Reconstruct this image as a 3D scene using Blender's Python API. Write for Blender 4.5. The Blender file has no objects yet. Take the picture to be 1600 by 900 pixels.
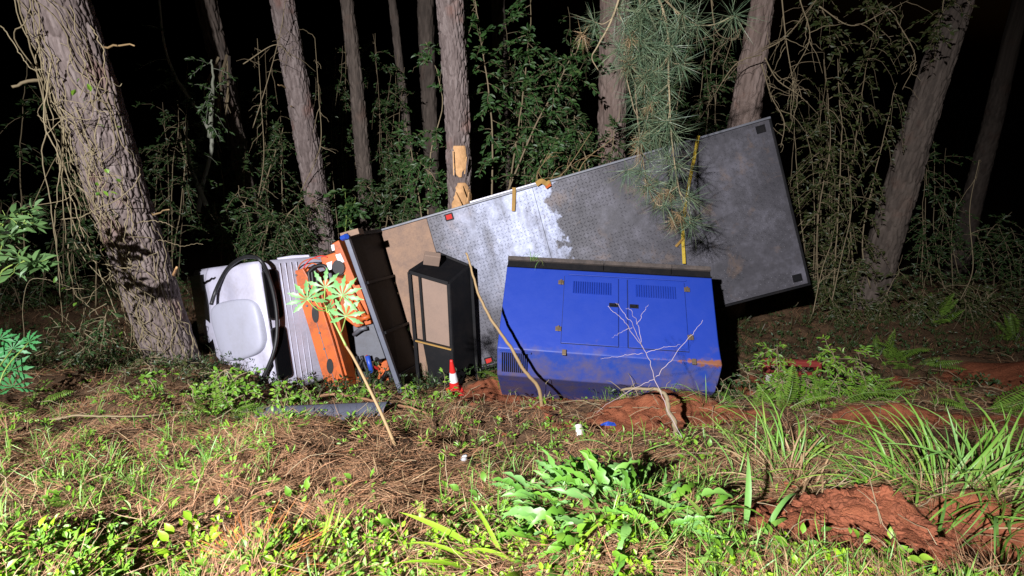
import bpy, math, random
import numpy as np
from mathutils import Vector, Matrix
import bmesh

# ------------------------------------------------------------------ camera, world, light, exposure
rng = np.random.default_rng(7); random.seed(7)
scene = bpy.context.scene
COL = scene.collection
FPX = 800.0
PITCH = math.atan(FPX / 1700.0)
CAM = np.array([0.0, 0.0, 1.6])
cam_data = bpy.data.cameras.new('camera')
cam_data.sensor_width = 36.0
cam_data.lens = FPX * 36.0 / 1600.0
cam_data.clip_start = 0.05
cam_data.clip_end = 2000.0
cam = bpy.data.objects.new('camera', cam_data)
COL.objects.link(cam)
cam.location = CAM
cam.rotation_euler = (math.pi / 2 - PITCH, 0, 0)
scene.camera = cam

world = bpy.data.worlds.new('World')
scene.world = world
world.use_nodes = True
wn = world.node_tree
wn.nodes.clear()
wo = wn.nodes.new('ShaderNodeOutputWorld')
wb = wn.nodes.new('ShaderNodeBackground')
sky = wn.nodes.new('ShaderNodeTexSky')
sky.sky_type = 'NISHITA'
sky.sun_disc = False
sky.sun_elevation = math.radians(-4.0)
sky.sun_rotation = math.radians(120.0)
wb.inputs['Strength'].default_value = 0.05
wn.links.new(sky.outputs[0], wb.inputs['Color'])
wn.links.new(wb.outputs[0], wo.inputs['Surface'])

# the work light that lights the recovery: one flood lamp on the verge, off to the left of the photographer
LAMP = Vector((-2.8, -3.1, 4.5))
ld = bpy.data.lights.new('work_light', 'SPOT')
ld.energy = 11200.0
ld.color = (0.97, 0.96, 1.0)
ld.spot_size = math.radians(90)
ld.spot_blend = 1.0
ld.shadow_soft_size = 0.06
lo = bpy.data.objects.new('work_light', ld)
COL.objects.link(lo)
lo.location = LAMP
lo.rotation_euler = (Vector((-0.9, 4.6, -1.0)) - LAMP).to_track_quat('-Z', 'Y').to_euler()

vs = scene.view_settings
vs.view_transform = 'Standard'
vs.look = 'None'
vs.exposure = 0.0
vs.gamma = 1.0
vs.use_curve_mapping = False

# ------------------------------------------------------------------ pixel helpers (photo is 1600 x 900)
RX = np.array([1.0, 0, 0]); FW = np.array([0, math.cos(PITCH), -math.sin(PITCH)]); UP = np.array([0, math.sin(PITCH), math.cos(PITCH)])
def ray(u, v): return FW + (u - 800) / FPX * RX + (450 - v) / FPX * UP
def P(u, v, y):
    d = ray(u, v); return CAM + d * (y / d[1])

# ------------------------------------------------------------------ noise
def _hash(ix, iy, s):
    n = (ix.astype(np.int64) * 374761393 + iy.astype(np.int64) * 668265263 + s * 974634777) & 0xffffffff
    n = ((n ^ (n >> 13)) * 1274126177) & 0xffffffff
    n = n ^ (n >> 16)
    return (n & 0xffffff) / float(0xffffff)
def vnoise(x, y, s=0):
    x = np.asarray(x, float); y = np.asarray(y, float)
    ix = np.floor(x); iy = np.floor(y); fx = x - ix; fy = y - iy
    fx = fx * fx * (3 - 2 * fx); fy = fy * fy * (3 - 2 * fy)
    a = _hash(ix, iy, s); b = _hash(ix + 1, iy, s); c = _hash(ix, iy + 1, s); d = _hash(ix + 1, iy + 1, s)
    return (a * (1 - fx) + b * fx) * (1 - fy) + (c * (1 - fx) + d * fx) * fy - 0.5
def fbm(x, y, s=0, o=4):
    r = 0; a = 1.0
    for k in range(o):
        r = r + a * vnoise(np.asarray(x) * 2 ** k + 17.3 * k, np.asarray(y) * 2 ** k - 9.1 * k, s + k); a *= 0.5
    return r
def sstep(a, b, x):
    t = np.clip((np.asarray(x, float) - a) / (b - a), 0, 1); return t * t * (3 - 2 * t)

# ------------------------------------------------------------------ terrain height
PRY = np.array([-400, 0.6, 1.15, 2.0, 3.2, 4.6, 5.6, 6.5, 8.0, 10.0, 11.5, 15, 25, 45, 90, 400.])
PRZ = np.array([0.05, 0.05, 0.0, -.50, -1.17, -2.0, -2.62, -3.02, -3.12, -3.2, -3.5, -5.2, -9.5, -15, -20, -24.])
_yy = np.linspace(-400, 400, 80001)
_zz = np.interp(_yy, PRY, PRZ)
_k = np.ones(41) / 41
_zz2 = np.convolve(np.pad(_zz, 20, mode='edge'), _k, 'valid')
def base_h(x, y): return np.interp(y, _yy, _zz2)
BUMPS = []      # x, y, rx, ry, height
def h(x, y):
    x = np.asarray(x, float); y = np.asarray(y, float)
    z = base_h(x, y)
    z = z + 0.45 * sstep(-2.6, -4.6, x) * sstep(3.5, 5.5, y) * (1 - sstep(8.0, 10.0, y))
    near = 1 - sstep(14, 30, np.abs(y)) * 0.6
    z = z + 0.16 * fbm(x * 0.9, y * 0.9, 3, 3) * near + (0.10 * fbm(x * 3.3, y * 3.3, 9, 3) + 0.16 * (np.abs(fbm(x * 1.5, y * 1.9, 15, 3)) - 0.2) * sstep(1.2, 2.6, y)) * near
    for bx, by, rx, ry, hh in BUMPS:
        r = ((x - bx) / rx) ** 2 + ((y - by) / ry) ** 2
        z = z + hh * np.exp(-r)
    return z
def G(u, v, y0=0.7, y1=30):
    d = ray(u, v)
    ys = np.linspace(y0, y1, 3000)
    pts = CAM[None] + d[None] * (ys / d[1])[:, None]
    hh = h(pts[:, 0], pts[:, 1])
    k = np.argmax(pts[:, 2] < hh)
    return pts[k] if pts[k, 2] < hh[k] else pts[-1]
def gz(x, y): return float(h(np.array([x]), np.array([y]))[0])
def bump(u, v, rx, ry, hh):
    g = G(u, v); BUMPS.append((g[0], g[1], rx, ry, hh))
for b in [(785, 620, .5, .3, .32), (880, 615, .6, .28, .27), (1025, 650, .55, .33, .26), (700, 680, .4, .2, -.1), (230, 640, .6, .4, .18), (430, 700, .5, .3, .12), (1250, 740, .32, .25, .2), (1325, 725, .2, .2, -.42),
          (1330, 800, .45, .16, .13), (1475, 790, .4, .3, .16), (1585, 840, .22, .25, -.4), (1400, 655, .5, .35, .12), (1570, 590, .8, .6, .3),
          (520, 690, .6, .3, .1), (300, 700, .5, .3, .12), (960, 800, .35, .25, .08), (640, 720, .35, .12, -.1), (480, 740, .3, .1, -.1),
          (880, 690, .5, .14, -.05), (700, 770, .2, .12, -.09), (1150, 760, .2, .12, -.12), (1420, 730, .3, .15, -.15)]:
    bump(*b)

# ------------------------------------------------------------------ mesh helpers
class MB:
    def __init__(s): s.v = []; s.q = []; s.t = []; s.n = 0
    def add(s, v, q=None, t=None):
        v = np.asarray(v, float).reshape(-1, 3)
        if q is not None and len(q): s.q.append(np.asarray(q, np.int64).reshape(-1, 4) + s.n)
        if t is not None and len(t): s.t.append(np.asarray(t, np.int64).reshape(-1, 3) + s.n)
        s.v.append(v); s.n += len(v); return s
    def box(s, x0, x1, y0, y1, z0, z1, M=None):
        v = np.array([[x, y, z] for z in (z0, z1) for y in (y0, y1) for x in (x0, x1)], float)
        if M is not None: v = v @ np.asarray(M)[:3, :3].T + np.asarray(M)[:3, 3]
        return s.add(v, [[0, 2, 3, 1], [4, 5, 7, 6], [0, 1, 5, 4], [2, 6, 7, 3], [0, 4, 6, 2], [1, 3, 7, 5]])
    def hexa(s, c8): # bottom 4 then top 4, same winding
        return s.add(c8, [[0, 3, 2, 1], [4, 5, 6, 7], [0, 1, 5, 4], [1, 2, 6, 5], [2, 3, 7, 6], [3, 0, 4, 7]])
    def beam(s, a, b, w, hgt=None, up=(0, 0, 1)):
        a = np.asarray(a, float); b = np.asarray(b, float); hgt = hgt or w
        d = b - a; L = np.linalg.norm(d); d /= L
        x = np.cross(d, up); x /= max(np.linalg.norm(x), 1e-6); z = np.cross(x, d)
        M = np.eye(4); M[:3, 0] = x; M[:3, 1] = d; M[:3, 2] = z; M[:3, 3] = a
        return s.box(-w / 2, w / 2, 0, L, -hgt / 2, hgt / 2, M)
    def tube(s, path, r, n=6, cap=True):
        p = np.asarray(path, float); m = len(p)
        r = np.broadcast_to(np.asarray(r, float), (m,))
        t = np.gradient(p, axis=0); t /= np.maximum(np.linalg.norm(t, axis=1, keepdims=True), 1e-9)
        ref = np.array([0.31, 0.17, 0.93]); 
        if abs(t.mean(0) @ ref) > 0.9 * np.linalg.norm(t.mean(0)): ref = np.array([0.9, 0.3, 0.1])
        a = np.cross(t, ref); a /= np.maximum(np.linalg.norm(a, axis=1, keepdims=True), 1e-9)
        b = np.cross(t, a)
        th = np.arange(n) * 2 * np.pi / n
        v = p[:, None] + r[:, None, None] * (np.cos(th)[None, :, None] * a[:, None] + np.sin(th)[None, :, None] * b[:, None])
        i = np.arange(m - 1)[:, None] * n; j = np.arange(n)[None]
        q = np.stack([i + j, i + (j + 1) % n, i + n + (j + 1) % n, i + n + j], -1).reshape(-1, 4)
        v = v.reshape(-1, 3); tt = None
        if cap:
            v = np.vstack([v, p[:1], p[-1:]]); c0 = m * n; c1 = c0 + 1
            jj = np.arange(n); tt = np.vstack([np.stack([np.full(n, c0), (jj + 1) % n, jj], 1), np.stack([np.full(n, c1), (m - 1) * n + jj, (m - 1) * n + (jj + 1) % n], 1)])
        return s.add(v, q, tt)
    def extrude(s, poly, z0, z1):
        poly = np.asarray(poly, float); n = len(poly)
        v = np.vstack([np.c_[poly, np.full(n, z0)], np.c_[poly, np.full(n, z1)], [[*poly.mean(0), z0]], [[*poly.mean(0), z1]]])
        i = np.arange(n); j = (i + 1) % n
        return s.add(v, np.stack([i, j, j + n, i + n], 1), np.vstack([np.stack([np.full(n, 2 * n), j, i], 1), np.stack([np.full(n, 2 * n + 1), i + n, j + n], 1)]))
    def batch(s, tv, tt, pos, R, sc):
        N = len(pos); k = len(tv)
        sc = np.asarray(sc, float)
        if sc.ndim == 1: sc = sc[:, None]
        v = np.einsum('nij,nkj->nki', R, tv[None] * sc[:, None, :]) + pos[:, None]
        t = (np.asarray(tt)[None] + (np.arange(N) * k)[:, None, None]).reshape(-1, 3)
        return s.add(v.reshape(-1, 3), None, t)
    def mesh(s, name, mat=None, smooth=False):
        v = np.vstack(s.v); q = np.vstack(s.q) if s.q else np.zeros((0, 4), int); t = np.vstack(s.t) if s.t else np.zeros((0, 3), int)
        me = bpy.data.meshes.new(name)
        me.vertices.add(len(v)); me.vertices.foreach_set('co', v.astype(np.float32).ravel())
        idx = np.concatenate([q.ravel(), t.ravel()]).astype(np.int32)
        me.loops.add(len(idx)); me.loops.foreach_set('vertex_index', idx)
        nf = len(q) + len(t); me.polygons.add(nf)
        tot = np.concatenate([np.full(len(q), 4), np.full(len(t), 3)]).astype(np.int32)
        me.polygons.foreach_set('loop_start', np.concatenate([[0], np.cumsum(tot)[:-1]]).astype(np.int32))
        me.polygons.foreach_set('loop_total', tot)
        me.polygons.foreach_set('use_smooth', np.full(nf, smooth))
        me.update(calc_edges=True); me.validate()
        if mat: me.materials.append(mat)
        return me
    def build(s, name, mat=None, parent=None, smooth=False, bevel=0, seg=2, fixn=False):
        me = s.mesh(name, mat, smooth)
        if bevel or fixn:
            bm = bmesh.new(); bm.from_mesh(me)
            bmesh.ops.remove_doubles(bm, verts=bm.verts, dist=1e-5)
            bmesh.ops.recalc_face_normals(bm, faces=bm.faces)
            if bevel:
                ed = [e for e in bm.edges if len(e.link_faces) == 2 and e.calc_face_angle(0) > 0.5]
                bmesh.ops.bevel(bm, geom=ed, offset=bevel, segments=seg, affect='EDGES', profile=0.5, clamp_overlap=True)
            bm.to_mesh(me); bm.free()
            if smooth: me.polygons.foreach_set('use_smooth', np.full(len(me.polygons), True))
        return link(name, me, parent)
def link(name, me, parent=None):
    o = bpy.data.objects.new(name, me); COL.objects.link(o)
    if parent is not None: o.parent = parent
    return o
def tag(o, label, cat, group=None, kind=None):
    if label: o['label'] = label
    if cat: o['category'] = cat
    if group: o['group'] = group
    if kind: o['kind'] = kind
    return o
def empty(name, loc=(0, 0, 0)):
    o = bpy.data.objects.new(name, None); COL.objects.link(o); o.location = tuple(loc); o.empty_display_size = 0.1; return o
def local(pts, loc): return np.asarray(pts, float) - np.asarray(loc, float)
def spline(pts, n=24):
    p = np.asarray(pts, float); m = len(p)
    pp = np.vstack([2 * p[0] - p[1], p, 2 * p[-1] - p[-2]])
    out = []
    per = max(2, int(n / (m - 1)))
    for i in range(m - 1):
        a, b, c, d = pp[i:i + 4]
        for t in np.linspace(0, 1, per, endpoint=False):
            out.append(0.5 * ((2 * b) + (-a + c) * t + (2 * a - 5 * b + 4 * c - d) * t * t + (-a + 3 * b - 3 * c + d) * t ** 3))
    out.append(p[-1]); return np.array(out)
def frames(d, nrm=None):
    d = np.asarray(d, float); d = d / np.maximum(np.linalg.norm(d, axis=1, keepdims=True), 1e-9)
    if nrm is None: nrm = rng.normal(size=d.shape) * 0.5 + np.array([0, 0, 1.0])
    x = np.cross(d, nrm); x /= np.maximum(np.linalg.norm(x, axis=1, keepdims=True), 1e-9)
    z = np.cross(x, d)
    return np.stack([x, d, z], -1)

# leaf templates: length 1 along y, unit width across x
LEAF_V = np.array([[0, 0, 0], [-.5, .42, .10], [0, .45, -.02], [.5, .42, .10], [0, 1, -.12], [-.36, .75, .05], [.36, .75, .05], [0, .76, -.06]])
LEAF_T = np.array([[0, 2, 1], [0, 3, 2], [1, 2, 5], [2, 7, 5], [2, 3, 6], [2, 6, 7], [5, 7, 4], [7, 6, 4]])
SLEAF_V = np.array([[0, 0, 0], [-.5, .5, .1], [.5, .5, .1], [0, 1, -.1], [0, .5, -.02]])
SLEAF_T = np.array([[0, 4, 1], [0, 2, 4], [1, 4, 3], [4, 2, 3]])
NEED_V = np.array([[-.5, 0, 0], [.5, 0, 0], [-.45, .5, .06], [.45, .5, .06], [0, 1, 0.0]])
NEED_T = np.array([[0, 1, 3], [0, 3, 2], [2, 3, 4]])
BLADE_V = np.array([[-.5, 0, 0], [.5, 0, 0], [-.5, .35, .12], [.5, .35, .12], [-.38, .7, .12], [.38, .7, .12], [0, 1, -.02]])
BLADE_T = np.array([[0, 1, 3], [0, 3, 2], [2, 3, 5], [2, 5, 4], [4, 5, 6]])

# ------------------------------------------------------------------ materials
def newmat(name):
    m = bpy.data.materials.new(name); m.use_nodes = True
    nt = m.node_tree; b = nt.nodes['Principled BSDF']; return m, nt, b
def ramp(nt, cols, pos=None):
    r = nt.nodes.new('ShaderNodeValToRGB'); e = r.color_ramp.elements
    pos = pos or [i / (len(cols) - 1) for i in range(len(cols))]
    while len(e) < len(cols): e.new(0.5)
    for el, c, p in zip(e, cols, pos): el.position = p; el.color = (*c, 1)
    return r
def noise(nt, scale, detail=4, rough=0.6, vec=None, dist=0):
    n = nt.nodes.new('ShaderNodeTexNoise'); n.inputs['Scale'].default_value = scale; n.inputs['Detail'].default_value = detail
    n.inputs['Roughness'].default_value = rough; n.inputs['Distortion'].default_value = dist
    if vec is not None: nt.links.new(vec, n.inputs['Vector'])
    return n
def objco(nt, scale=None):
    tc = nt.nodes.new('ShaderNodeTexCoord')
    if scale is None: return tc.outputs['Object']
    mp = nt.nodes.new('ShaderNodeMapping'); mp.inputs['Scale'].default_value = scale
    nt.links.new(tc.outputs['Object'], mp.inputs['Vector']); return mp.outputs['Vector']
def mix(nt, fac, a, b):
    m = nt.nodes.new('ShaderNodeMix'); m.data_type = 'RGBA'
    for sock, val in ((m.inputs[0], fac), (m.inputs[6], a), (m.inputs[7], b)):
        if isinstance(val, (int, float)): sock.default_value = val
        elif isinstance(val, tuple): sock.default_value = (*val, 1)
        else: nt.links.new(val, sock)
    return m.outputs[2]
def math_n(nt, op, a, b=0.0, clamp=False):
    m = nt.nodes.new('ShaderNodeMath'); m.operation = op; m.use_clamp = clamp
    for sock, val in ((m.inputs[0], a), (m.inputs[1], b)):
        if isinstance(val, (int, float)): sock.default_value = val
        else: nt.links.new(val, sock)
    return m.outputs[0]
def bumpn(nt, b, height, strength=0.4, dist=0.01):
    bp = nt.nodes.new('ShaderNodeBump'); bp.inputs['Strength'].default_value = strength; bp.inputs['Distance'].default_value = dist
    nt.links.new(height, bp.inputs['Height']); nt.links.new(bp.outputs[0], b.inputs['Normal'])
def leafmat(name, cols, pos=None, rough=0.45, trans=0.25, spec=0.4):
    m, nt, b = newmat(name)
    g = nt.nodes.new('ShaderNodeNewGeometry')
    oi = nt.nodes.new('ShaderNodeObjectInfo')
    f = math_n(nt, 'FRACT', math_n(nt, 'ADD', g.outputs['Random Per Island'], oi.outputs['Random']))
    r = ramp(nt, cols, pos); nt.links.new(f, r.inputs[0])
    n = noise(nt, 40, 3, 0.6, objco(nt))
    col = mix(nt, math_n(nt, 'MULTIPLY', n.outputs[0], 0.35), r.outputs[0], tuple(c * 0.55 for c in cols[0]))
    nt.links.new(col, b.inputs['Base Color'])
    b.inputs['Roughness'].default_value = rough; b.inputs['Specular IOR Level'].default_value = spec
    if trans:
        t = nt.nodes.new('ShaderNodeBsdfTranslucent'); nt.links.new(col, t.inputs['Color'])
        ms = nt.nodes.new('ShaderNodeMixShader'); ms.inputs[0].default_value = trans
        nt.links.new(b.outputs[0], ms.inputs[1]); nt.links.new(t.outputs[0], ms.inputs[2])
        nt.links.new(ms.outputs[0], nt.nodes['Material Output'].inputs['Surface'])
    return m
def paint(name, col, dirt=(0.10, 0.07, 0.05), amt=0.35, scale=3.0, rough=0.45, metal=0.0, spec=0.5, lo_=0.45, hi_=0.75):
    m, nt, b = newmat(name)
    co = objco(nt)
    n1 = noise(nt, scale, 6, 0.65, co); n2 = noise(nt, scale * 9, 5, 0.7, co)
    r = nt.nodes.new('ShaderNodeMapRange'); r.inputs[1].default_value = lo_; r.inputs[2].default_value = hi_
    nt.links.new(math_n(nt, 'ADD', math_n(nt, 'MULTIPLY', n1.outputs[0], 0.65), math_n(nt, 'MULTIPLY', n2.outputs[0], 0.35)), r.inputs[0])
    fac = math_n(nt, 'MULTIPLY', r.outputs[0], amt)
    nt.links.new(mix(nt, fac, col, dirt), b.inputs['Base Color'])
    rr = math_n(nt, 'ADD', math_n(nt, 'MULTIPLY', n2.outputs[0], 0.25), rough - 0.1); nt.links.new(rr, b.inputs['Roughness'])
    b.inputs['Metallic'].default_value = metal; b.inputs['Specular IOR Level'].default_value = spec
    bumpn(nt, b, n2.outputs[0], 0.08, 0.004)
    return m
M = {}
M['cab'] = paint('cab_paint', (0.50, 0.49, 0.60), (0.24, 0.21, 0.20), 0.65, 2.2, 0.38)
M['panel'] = paint('roof_panel_paint', (0.40, 0.405, 0.49), (0.28, 0.27, 0.28), 0.5, 3.0, 0.55)
M['orange'] = paint('orange_paint', (0.60, 0.12, 0.016), (0.13, 0.05, 0.03), 0.8, 4.0, 0.45, lo_=0.42, hi_=0.68)
M['black'] = paint('black_steel', (0.007, 0.007, 0.008), (0.028, 0.022, 0.02), 0.45, 5.0, 0.55, spec=0.14)
M['gloss'] = paint('gloss_black_panel', (0.006, 0.006, 0.007), (0.016, 0.013, 0.012), 0.6, 3.0, 0.5, spec=0.06)
M['rubber'] = paint('black_rubber', (0.014, 0.014, 0.015), (0.03, 0.03, 0.03), 0.4, 8.0, 0.45)
M['steel'] = paint('grey_steel', (0.13, 0.135, 0.155), (0.06, 0.05, 0.045), 0.6, 4.0, 0.5, 0.2)
M['bluebar'] = paint('slate_bar', (0.14, 0.15, 0.19), (0.04, 0.04, 0.045), 0.6, 5.0, 0.42, 0.3)
M['rust'] = paint('rusty_plate', (0.27, 0.165, 0.105), (0.13, 0.09, 0.075), 0.7, 4.5, 0.75, lo_=0.4, hi_=0.65)
M['skidtop'] = paint('brown_skid_top', (0.085, 0.065, 0.055), (0.02, 0.018, 0.017), 0.8, 6.0, 0.8, lo_=0.4, hi_=0.62)  # brown tone broken by near-black mottling
M['board'] = paint('brown_board', (0.24, 0.165, 0.125), (0.15, 0.11, 0.09), 0.5, 4.5, 0.8)
M['white'] = paint('white_plastic', (0.72, 0.72, 0.72), (0.4, 0.36, 0.3), 0.35, 6.0, 0.45)
M['red'] = paint('red_plastic', (0.62, 0.022, 0.018), (0.25, 0.05, 0.04), 0.35, 5.0, 0.45)
M['redold'] = paint('faded_red_plastic', (0.26, 0.035, 0.028), (0.11, 0.05, 0.04), 0.6, 5.0, 0.6)
M['dirtywhite'] = paint('dirty_white', (0.5, 0.47, 0.43), (0.28, 0.2, 0.15), 0.7, 8.0, 0.6)
M['yellow'] = paint('yellow_webbing', (0.42, 0.29, 0.02), (0.2, 0.14, 0.05), 0.5, 12.0, 0.8)
M['ochre'] = paint('ochre_webbing', (0.33, 0.19, 0.045), (0.15, 0.09, 0.04), 0.5, 12.0, 0.8)
M['bluebit'] = paint('blue_fitting', (0.02, 0.07, 0.42), (0.03, 0.03, 0.06), 0.4, 9.0, 0.4)
M['redlamp'] = paint('red_lens', (0.45, 0.02, 0.015), (0.1, 0.02, 0.02), 0.3, 9.0, 0.65, spec=0.2)
M['glass'] = paint('dark_glass', (0.004, 0.004, 0.005), (0.01, 0.01, 0.01), 0.3, 5.0, 0.12)
M['brass'] = paint('tarnished_hinge', (0.17, 0.12, 0.07), (0.05, 0.04, 0.03), 0.6, 30.0, 0.5, 0.5)
M['greypad'] = paint('grey_pad', (0.055, 0.06, 0.085), (0.03, 0.03, 0.03), 0.6, 6.0, 0.65)

def mat_genset():
    m, nt, b = newmat('blue_canopy_paint')
    tc = nt.nodes.new('ShaderNodeTexCoord'); co = tc.outputs['Object']
    sp = nt.nodes.new('ShaderNodeSeparateXYZ'); nt.links.new(co, sp.inputs[0])
    n1 = noise(nt, 1.7, 5, 0.6, co); n2 = noise(nt, 14, 6, 0.7, co); n3 = noise(nt, 5.0, 6, 0.7, co)
    c = mix(nt, math_n(nt, 'MULTIPLY', n1.outputs[0], 0.45), (0.008, 0.036, 0.30), (0.011, 0.032, 0.20))
    # scuffs and dust below the crease, rust along it
    dn = math_n(nt, 'MULTIPLY', sp.outputs[1], -1.0)
    low = nt.nodes.new('ShaderNodeMapRange'); low.inputs[1].default_value = 1.0; low.inputs[2].default_value = 1.1; nt.links.new(dn, low.inputs[0])
    c = mix(nt, math_n(nt, 'MULTIPLY', low.outputs[0], math_n(nt, 'MULTIPLY', n3.outputs[0], 0.75)), c, (0.045, 0.085, 0.25))
    near = nt.nodes.new('ShaderNodeMapRange'); near.inputs[1].default_value = 0.16; near.inputs[2].default_value = 0.0
    nt.links.new(math_n(nt, 'ABSOLUTE', math_n(nt, 'SUBTRACT', dn, 1.06)), near.inputs[0])
    xr = nt.nodes.new('ShaderNodeMapRange'); xr.inputs[1].default_value = 0.2; xr.inputs[2].default_value = 2.4; nt.links.new(sp.outputs[0], xr.inputs[0])
    rf = math_n(nt, 'ADD', math_n(nt, 'MULTIPLY', near.outputs[0], math_n(nt, 'MULTIPLY', xr.outputs[0], 0.52)), math_n(nt, 'MULTIPLY', n2.outputs[0], 0.45))
    rr = ramp(nt, [(0, 0, 0), (1, 1, 1)], [0.60, 0.66]); nt.links.new(rf, rr.inputs[0])
    c = mix(nt, rr.outputs[0], c, (0.21, 0.075, 0.035))
    n4 = noise(nt, 3.4, 8, 0.75, co, 0.8); r4 = ramp(nt, [(0, 0, 0), (1, 1, 1)], [0.70, 0.74]); nt.links.new(n4.outputs[0], r4.inputs[0])
    c = mix(nt, math_n(nt, 'MULTIPLY', r4.outputs[0], 0.7), c, (0.16, 0.09, 0.09))
    mud = nt.nodes.new('ShaderNodeMapRange'); mud.inputs[1].default_value = 0.55; mud.inputs[2].default_value = 1.35; nt.links.new(dn, mud.inputs[0])
    mr = ramp(nt, [(0, 0, 0), (1, 1, 1)], [0.54, 0.8]); nt.links.new(math_n(nt, 'ADD', math_n(nt, 'MULTIPLY', mud.outputs[0], 0.42), math_n(nt, 'MULTIPLY', n3.outputs[0], 0.62)), mr.inputs[0])
    c = mix(nt, math_n(nt, 'MULTIPLY', mr.outputs[0], 0.75), c, (0.12, 0.075, 0.055))
    mps = nt.nodes.new('ShaderNodeMapping'); mps.inputs['Scale'].default_value = (1.2, 9, 1); mps.inputs['Rotation'].default_value = (0, 0, 0.5); nt.links.new(co, mps.inputs['Vector'])
    ns = noise(nt, 3.0, 8, 0.8, mps.outputs[0]); rs_ = ramp(nt, [(0, 0, 0), (1, 1, 1)], [0.66, 0.70]); nt.links.new(ns.outputs[0], rs_.inputs[0])
    c = mix(nt, math_n(nt, 'MULTIPLY', rs_.outputs[0], 0.45), c, (0.10, 0.14, 0.34))
    nt.links.new(c, b.inputs['Base Color'])
    nt.links.new(math_n(nt, 'ADD', math_n(nt, 'MULTIPLY', n3.outputs[0], 0.25), 0.38), b.inputs['Roughness'])
    bumpn(nt, b, n1.outputs[0], 0.25, 0.02)
    return m
M['genset'] = mat_genset()

def mat_deck():
    m, nt, b = newmat('worn_deck_plate')
    tc = nt.nodes.new('ShaderNodeTexCoord'); co = tc.outputs['Object']
    sp = nt.nodes.new('ShaderNodeSeparateXYZ'); nt.links.new(co, sp.inputs[0])
    n1 = noise(nt, 1.3, 6, 0.62, co); n2 = noise(nt, 7, 7, 0.7, co); n3 = noise(nt, 40, 4, 0.7, co); n4 = noise(nt, 2.4, 8, 0.66, co, 0.5)
    base = ramp(nt, [(0.022, 0.021, 0.025), (0.056, 0.053, 0.062), (0.13, 0.125, 0.15)], [0.32, 0.5, 0.68])
    nt.links.new(math_n(nt, 'ADD', math_n(nt, 'MULTIPLY', n1.outputs[0], 0.6), math_n(nt, 'MULTIPLY', n2.outputs[0], 0.4)), base.inputs[0])
    rs = ramp(nt, [(0, 0, 0), (1, 1, 1)], [0.56, 0.72]); nt.links.new(n4.outputs[0], rs.inputs[0])
    c = mix(nt, math_n(nt, 'MULTIPLY', rs.outputs[0], 0.6), base.outputs[0], (0.15, 0.095, 0.06))
    # silver paint that survives on the front third of the deck, worn away along a ragged edge
    edge = math_n(nt, 'ADD', sp.outputs[0], math_n(nt, 'ADD', math_n(nt, 'MULTIPLY', math_n(nt, 'SUBTRACT', n4.outputs[0], 0.5), 0.9), math_n(nt, 'MULTIPLY', sp.outputs[1], -0.02)))
    e1 = nt.nodes.new('ShaderNodeMapRange'); e1.inputs[1].default_value = 2.62; e1.inputs[2].default_value = 2.54; nt.links.new(math_n(nt, 'ADD', edge, math_n(nt, 'MULTIPLY', math_n(nt, 'SUBTRACT', n2.outputs[0], 0.5), 0.6)), e1.inputs[0])
    e0 = nt.nodes.new('ShaderNodeMapRange'); e0.inputs[1].default_value = 0.8; e0.inputs[2].default_value = 2.1; nt.links.new(edge, e0.inputs[0])
    lowf = nt.nodes.new('ShaderNodeMapRange'); lowf.inputs[1].default_value = -1.75; lowf.inputs[2].default_value = -0.95
    nt.links.new(math_n(nt, 'ADD', sp.outputs[1], math_n(nt, 'MULTIPLY', math_n(nt, 'SUBTRACT', n1.outputs[0], 0.5), 0.8)), lowf.inputs[0])
    wv = noise(nt, 1.0, 5, 0.6, None)
    mp = nt.nodes.new('ShaderNodeMapping'); mp.inputs['Scale'].default_value = (4.2, 0.9, 1); mp.inputs['Rotation'].default_value = (0, 0, 0.12)
    nt.links.new(co, mp.inputs['Vector']); nt.links.new(mp.outputs[0], wv.inputs['Vector'])
    st = ramp(nt, [(0.35, 0.35, 0.35), (1, 1, 1)], [0.36, 0.52]); nt.links.new(wv.outputs[0], st.inputs[0])
    fac = math_n(nt, 'MULTIPLY', math_n(nt, 'MULTIPLY', e1.outputs[0], e0.outputs[0]), math_n(nt, 'MULTIPLY', lowf.outputs[0], st.outputs[0]))
    silver = ramp(nt, [(0.24, 0.26, 0.35), (0.44, 0.475, 0.62)], [0.35, 0.65]); nt.links.new(n2.outputs[0], silver.inputs[0])
    c = mix(nt, fac, c, silver.outputs[0])
    nt.links.new(c, b.inputs['Base Color'])
    nt.links.new(math_n(nt, 'ADD', math_n(nt, 'MULTIPLY', n3.outputs[0], 0.3), 0.42), b.inputs['Roughness'])
    b.inputs['Metallic'].default_value = 0.15
    bumpn(nt, b, n3.outputs[0], 0.25, 0.004)
    return m
M['deck'] = mat_deck()

def mat_bark(name, c0, c1, c2, red=(0.20, 0.06, 0.025), redamt=0.0):
    m, nt, b = newmat(name)
    at = nt.nodes.new('ShaderNodeAttribute'); at.attribute_name = 'plate'
    co = objco(nt, (1, 1, 0.22)); n1 = noise(nt, 26, 6, 0.7, co); n2 = noise(nt, 2.2, 4, 0.6, objco(nt))
    r = ramp(nt, [c0, c1, c2], [0.15, 0.5, 0.9])
    f = math_n(nt, 'ADD', math_n(nt, 'MULTIPLY', at.outputs['Fac'], 0.55), math_n(nt, 'MULTIPLY', n1.outputs[0], 0.45)); nt.links.new(f, r.inputs[0])
    rr = ramp(nt, [(0, 0, 0), (1, 1, 1)], [0.55, 0.68]); nt.links.new(n2.outputs[0], rr.inputs[0])
    c = mix(nt, math_n(nt, 'MULTIPLY', rr.outputs[0], redamt), r.outputs[0], red)
    nt.links.new(c, b.inputs['Base Color']); b.inputs['Roughness'].default_value = 0.9; b.inputs['Specular IOR Level'].default_value = 0.15
    bumpn(nt, b, n1.outputs[0], 0.6, 0.012)
    return m
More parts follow.
